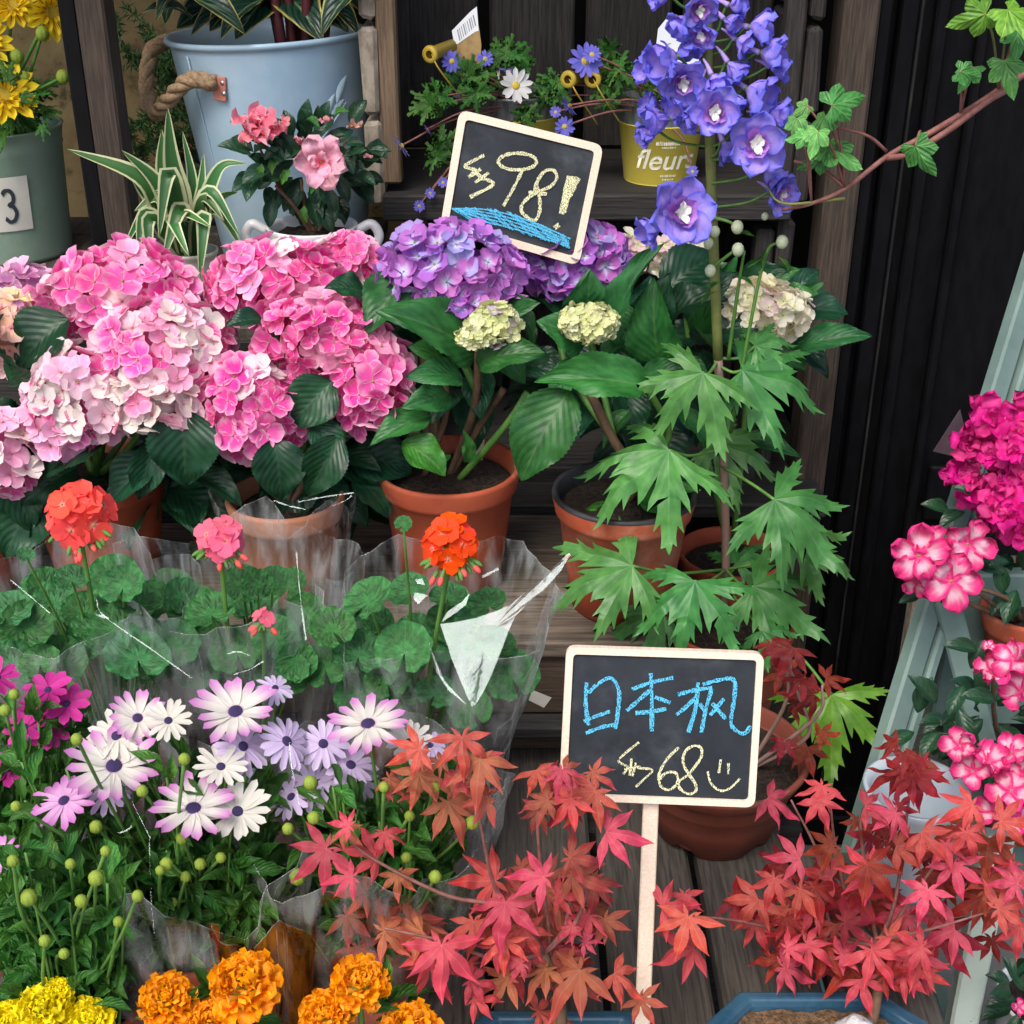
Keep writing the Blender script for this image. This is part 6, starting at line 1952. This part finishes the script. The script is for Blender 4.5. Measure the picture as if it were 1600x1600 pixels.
# ------------------------------------------------------------------ clear film sleeves
def sleeve(label, c, r0, r1, z0, z1, lean, sd, m='film', a0=0., a1=6.2832, wrk=.14, group='clear film sleeves'):
    t = thing('film_sleeve', label, 'sleeve', (c[0], c[1], z0), group)
    nu, nv = 72, 26
    v, f = [], []
    closed = a1 - a0 > 6.2
    for j in range(nv + 1):
        q = j / nv
        for i in range(nu + (0 if closed else 1)):
            a = a0 + (a1 - a0) * i / nu
            r = r0 + (r1 - r0) * q ** .8
            # creases run up the sleeve; facets open out towards the top
            cz = noise.noise(V((math.cos(a) * 2.2, math.sin(a) * 2.2, q * 1.3 + sd)))
            c2 = abs(noise.noise(V((math.cos(a) * 4.5, math.sin(a) * 4.5, q * 3 + sd * 2))))
            r *= 1 + (wrk * (cz * 1.3 - c2) * (.25 + q) + .05 * abs(noise.noise(V((math.cos(a) * 9, math.sin(a) * 9, q * 7 + sd)))))
            tri = abs(((a * 5 / 6.2832 + sd) % 1.0) * 2 - 1)
            ztop = z1 + .020 * noise.noise(V((math.cos(a) * 1.4, math.sin(a) * 1.4, sd * 3))) + .034 * (tri - .5)
            v.append(V((r * math.cos(a) + lean[0] * q, r * math.sin(a) + lean[1] * q, (ztop - z0) * q)))
    n = nu if closed else nu + 1
    for j in range(nv):
        for i in range(nu):
            b, b2 = j * n + i, j * n + (i + 1) % n
            f.append((b, b2, b2 + n, b + n))
    me = mesh('film', v, f, M[m])
    ob('film', me, T(V((c[0], c[1], z0))), t)
    # folded-over hem along the top edge catches the light
    rim = [v[nv * n + i] for i in range(n)]
    ed = mesh('film_edge', *g_tube(rim + ([rim[0]] if closed else []), .0004, 4, False)[:2], M['film_edge'])
    ob('film_edge', ed, T(V((c[0], c[1], z0))), t)
    for k_ in range(9):
        i = rnd.randrange(n)
        cr = [v[j * n + (i + (j // 9)) % n] * 1.002 for j in range(6, nv)]
        ob('film_crease_and_glint', mesh('film_crease_and_glint', *g_tube(cr, .0004, 4, False)[:2], M['film_edge']), T(V((c[0], c[1], z0))), t)
    return t


SLV = {}
M['film_glint'] = film_mat('film_crease_glint', .034, .4, .06, gcol=(.85, .96, 1.0))
M['film_edge'] = film_mat('film_edge', .03, .25, .18)
for px, Y, r1, zt, lean, lb in ((130, 1.13, .115, .875, (0, -.01), 'clear film sleeve around the coral red geranium'), (370, 1.15, .115, .880, (.01, -.01), 'clear film sleeve around the rose pink geranium'), (645, 1.15, .120, .86, (.03, -.02), 'clear film sleeve around the orange-red geranium')):
    SLV[px] = sleeve(lb, (at(px, 1000, Y).x, Y), .066, r1, .53, zt - .028, lean, px * .013)
SLV['daisy'] = sleeve('clear film sleeve around the white and pink daisies', (at(290, 1400, .925).x, .925), .071, .135, .51, .725, (0, -.005), 2.3)
sleeve('clear film sleeve around the lilac daisies', (at(590, 1400, .945).x, .945), .071, .125, .51, .735, (-.01, -.005), 5.1)
sleeve('clear film sleeve around the magenta daisies at the left edge', (at(35, 1400, 1.0).x, 1.0), .071, .12, .51, .70, (0, 0), 8.4)
_x = at(455, 880, 1.40).x
SLV['pale'] = sleeve('crumpled clear film sleeve around the pale clay hydrangea pot', (_x, 1.40), .062, .082, .674, .812, (0, -.004), 6.6)
sleeve('amber film sleeve around the two-headed orange marigold', (at(405, 1430, .83).x, .84), .030, .046, .52, .70, (.004, .0), 3.9, 'film_orange', R(190), R(350))


def white_fold():
    """the flap of film whose flat face mirrors the bright sky"""
    t = SLV[645]
    outline = [(688, 975), (712, 972), (742, 966), (775, 955), (800, 943), (826, 920), (850, 902), (870, 882), (888, 864), (892, 866), (876, 892), (852, 920), (826, 942), (806, 962), (795, 985), (786, 1010), (772, 1045), (757, 1078), (742, 1103), (737, 1104), (722, 1070), (706, 1030), (696, 1000)]
    P = at(755, 1000, 1.03)
    vd = (P - CAM).normalized()
    N = (SUND - vd).normalized()
    cen = onplane(760, 990, P, N)
    v = [cen] + [onplane(x, y, P, N) for x, y in outline]
    n = len(outline)
    mid = [cen.lerp(p, .55) + N * .0006 * math.sin(i * 1.7) for i, p in enumerate(v[1:])]
    v = [cen] + mid + v[1:]
    f = [(0, 1 + i, 1 + (i + 1) % n) for i in range(n)] + [(1 + i, 1 + n + i, 1 + n + (i + 1) % n, 1 + (i + 1) % n) for i in range(n)]
    ob('film_flap', mesh('film_flap', [p - P for p in v], f, M['film_shiny']), T(P), t)
    for pts in (((668, 1000), (676, 1040), (700, 1070), (730, 1102), (700, 1078), (684, 1050)), ((735, 925), (722, 940), (700, 955), (690, 972), (712, 958), (728, 945)), ((752, 900), (778, 887), (780, 890), (755, 903)), ((648, 905), (660, 904), (664, 914), (652, 912)), ((648, 925), (668, 930), (654, 944), (646, 936))):
        P2_ = at(pts[0][0], pts[0][1], 1.03)
        vs = [onplane(x, y, P2_, N) for x, y in pts]
        ob('film_glint', mesh('film_glint', [p - P2_ for p in vs], [tuple(range(len(pts)))], M['film_shiny']), T(P2_), t)


white_fold()


def glint(t, px, py, lines, Y):  # glints drawn as ribbons, each tilted to mirror the sun
    vd = (at(px, py, Y) - CAM).normalized()
    N = (SUND - vd).normalized()
    for w, pts in lines:
        P0 = at(pts[0][0], pts[0][1], Y)
        v, f, _ = ribbon(pts, w * .55 * k_at(P0), P0, N, 0, .7)
        ob('film_crease_and_glint', mesh('film_crease_and_glint', [p - P0 for p in v], f, M['film_glint']), T(P0), t)


glint(SLV[130], 200, 980, [(2.6, [(150, 936), (162, 962), (230, 1010), (300, 1060)]), (2.2, [(15, 905), (45, 930), (78, 958)]), (5, [(150, 960), (170, 966)])], 1.03)
glint(SLV[370], 470, 960, [(3, [(463, 862), (469, 930), (478, 1000)]), (3, [(365, 1054), (390, 1046), (412, 1033)]), (2.5, [(355, 1022), (372, 1018), (390, 1024)])], 1.03)
glint(SLV['pale'], 490, 785, [(3, [(428, 782), (450, 790), (478, 796)]), (3, [(466, 784), (510, 776), (552, 770)]), (2.5, [(520, 790), (540, 782), (550, 774)])], 1.30)
glint(SLV['daisy'], 450, 1200, [(2, [(452, 1160), (456, 1200), (468, 1260)]), (1.6, [(205, 1250), (225, 1290), (235, 1310)]), (4, [(185, 1302), (200, 1296), (206, 1290)]), (1.2, [(233, 1310), (236, 1400), (241, 1460)])], .845)
lp = thing('price_sticker', 'small torn white sticker on the brown front board of the bench', 'sticker', at(840, 1092, 1.302))
P = V((0, 1.3035, 0))
ob('sticker_paper', mesh('sticker_paper', [onplane(x, y, P, V((0, -1, 0))) for x, y in ((832, 1078), (862, 1090), (850, 1106), (826, 1094))], [(0, 1, 2, 3)], M['paper'], None, False), T(V()), lp)
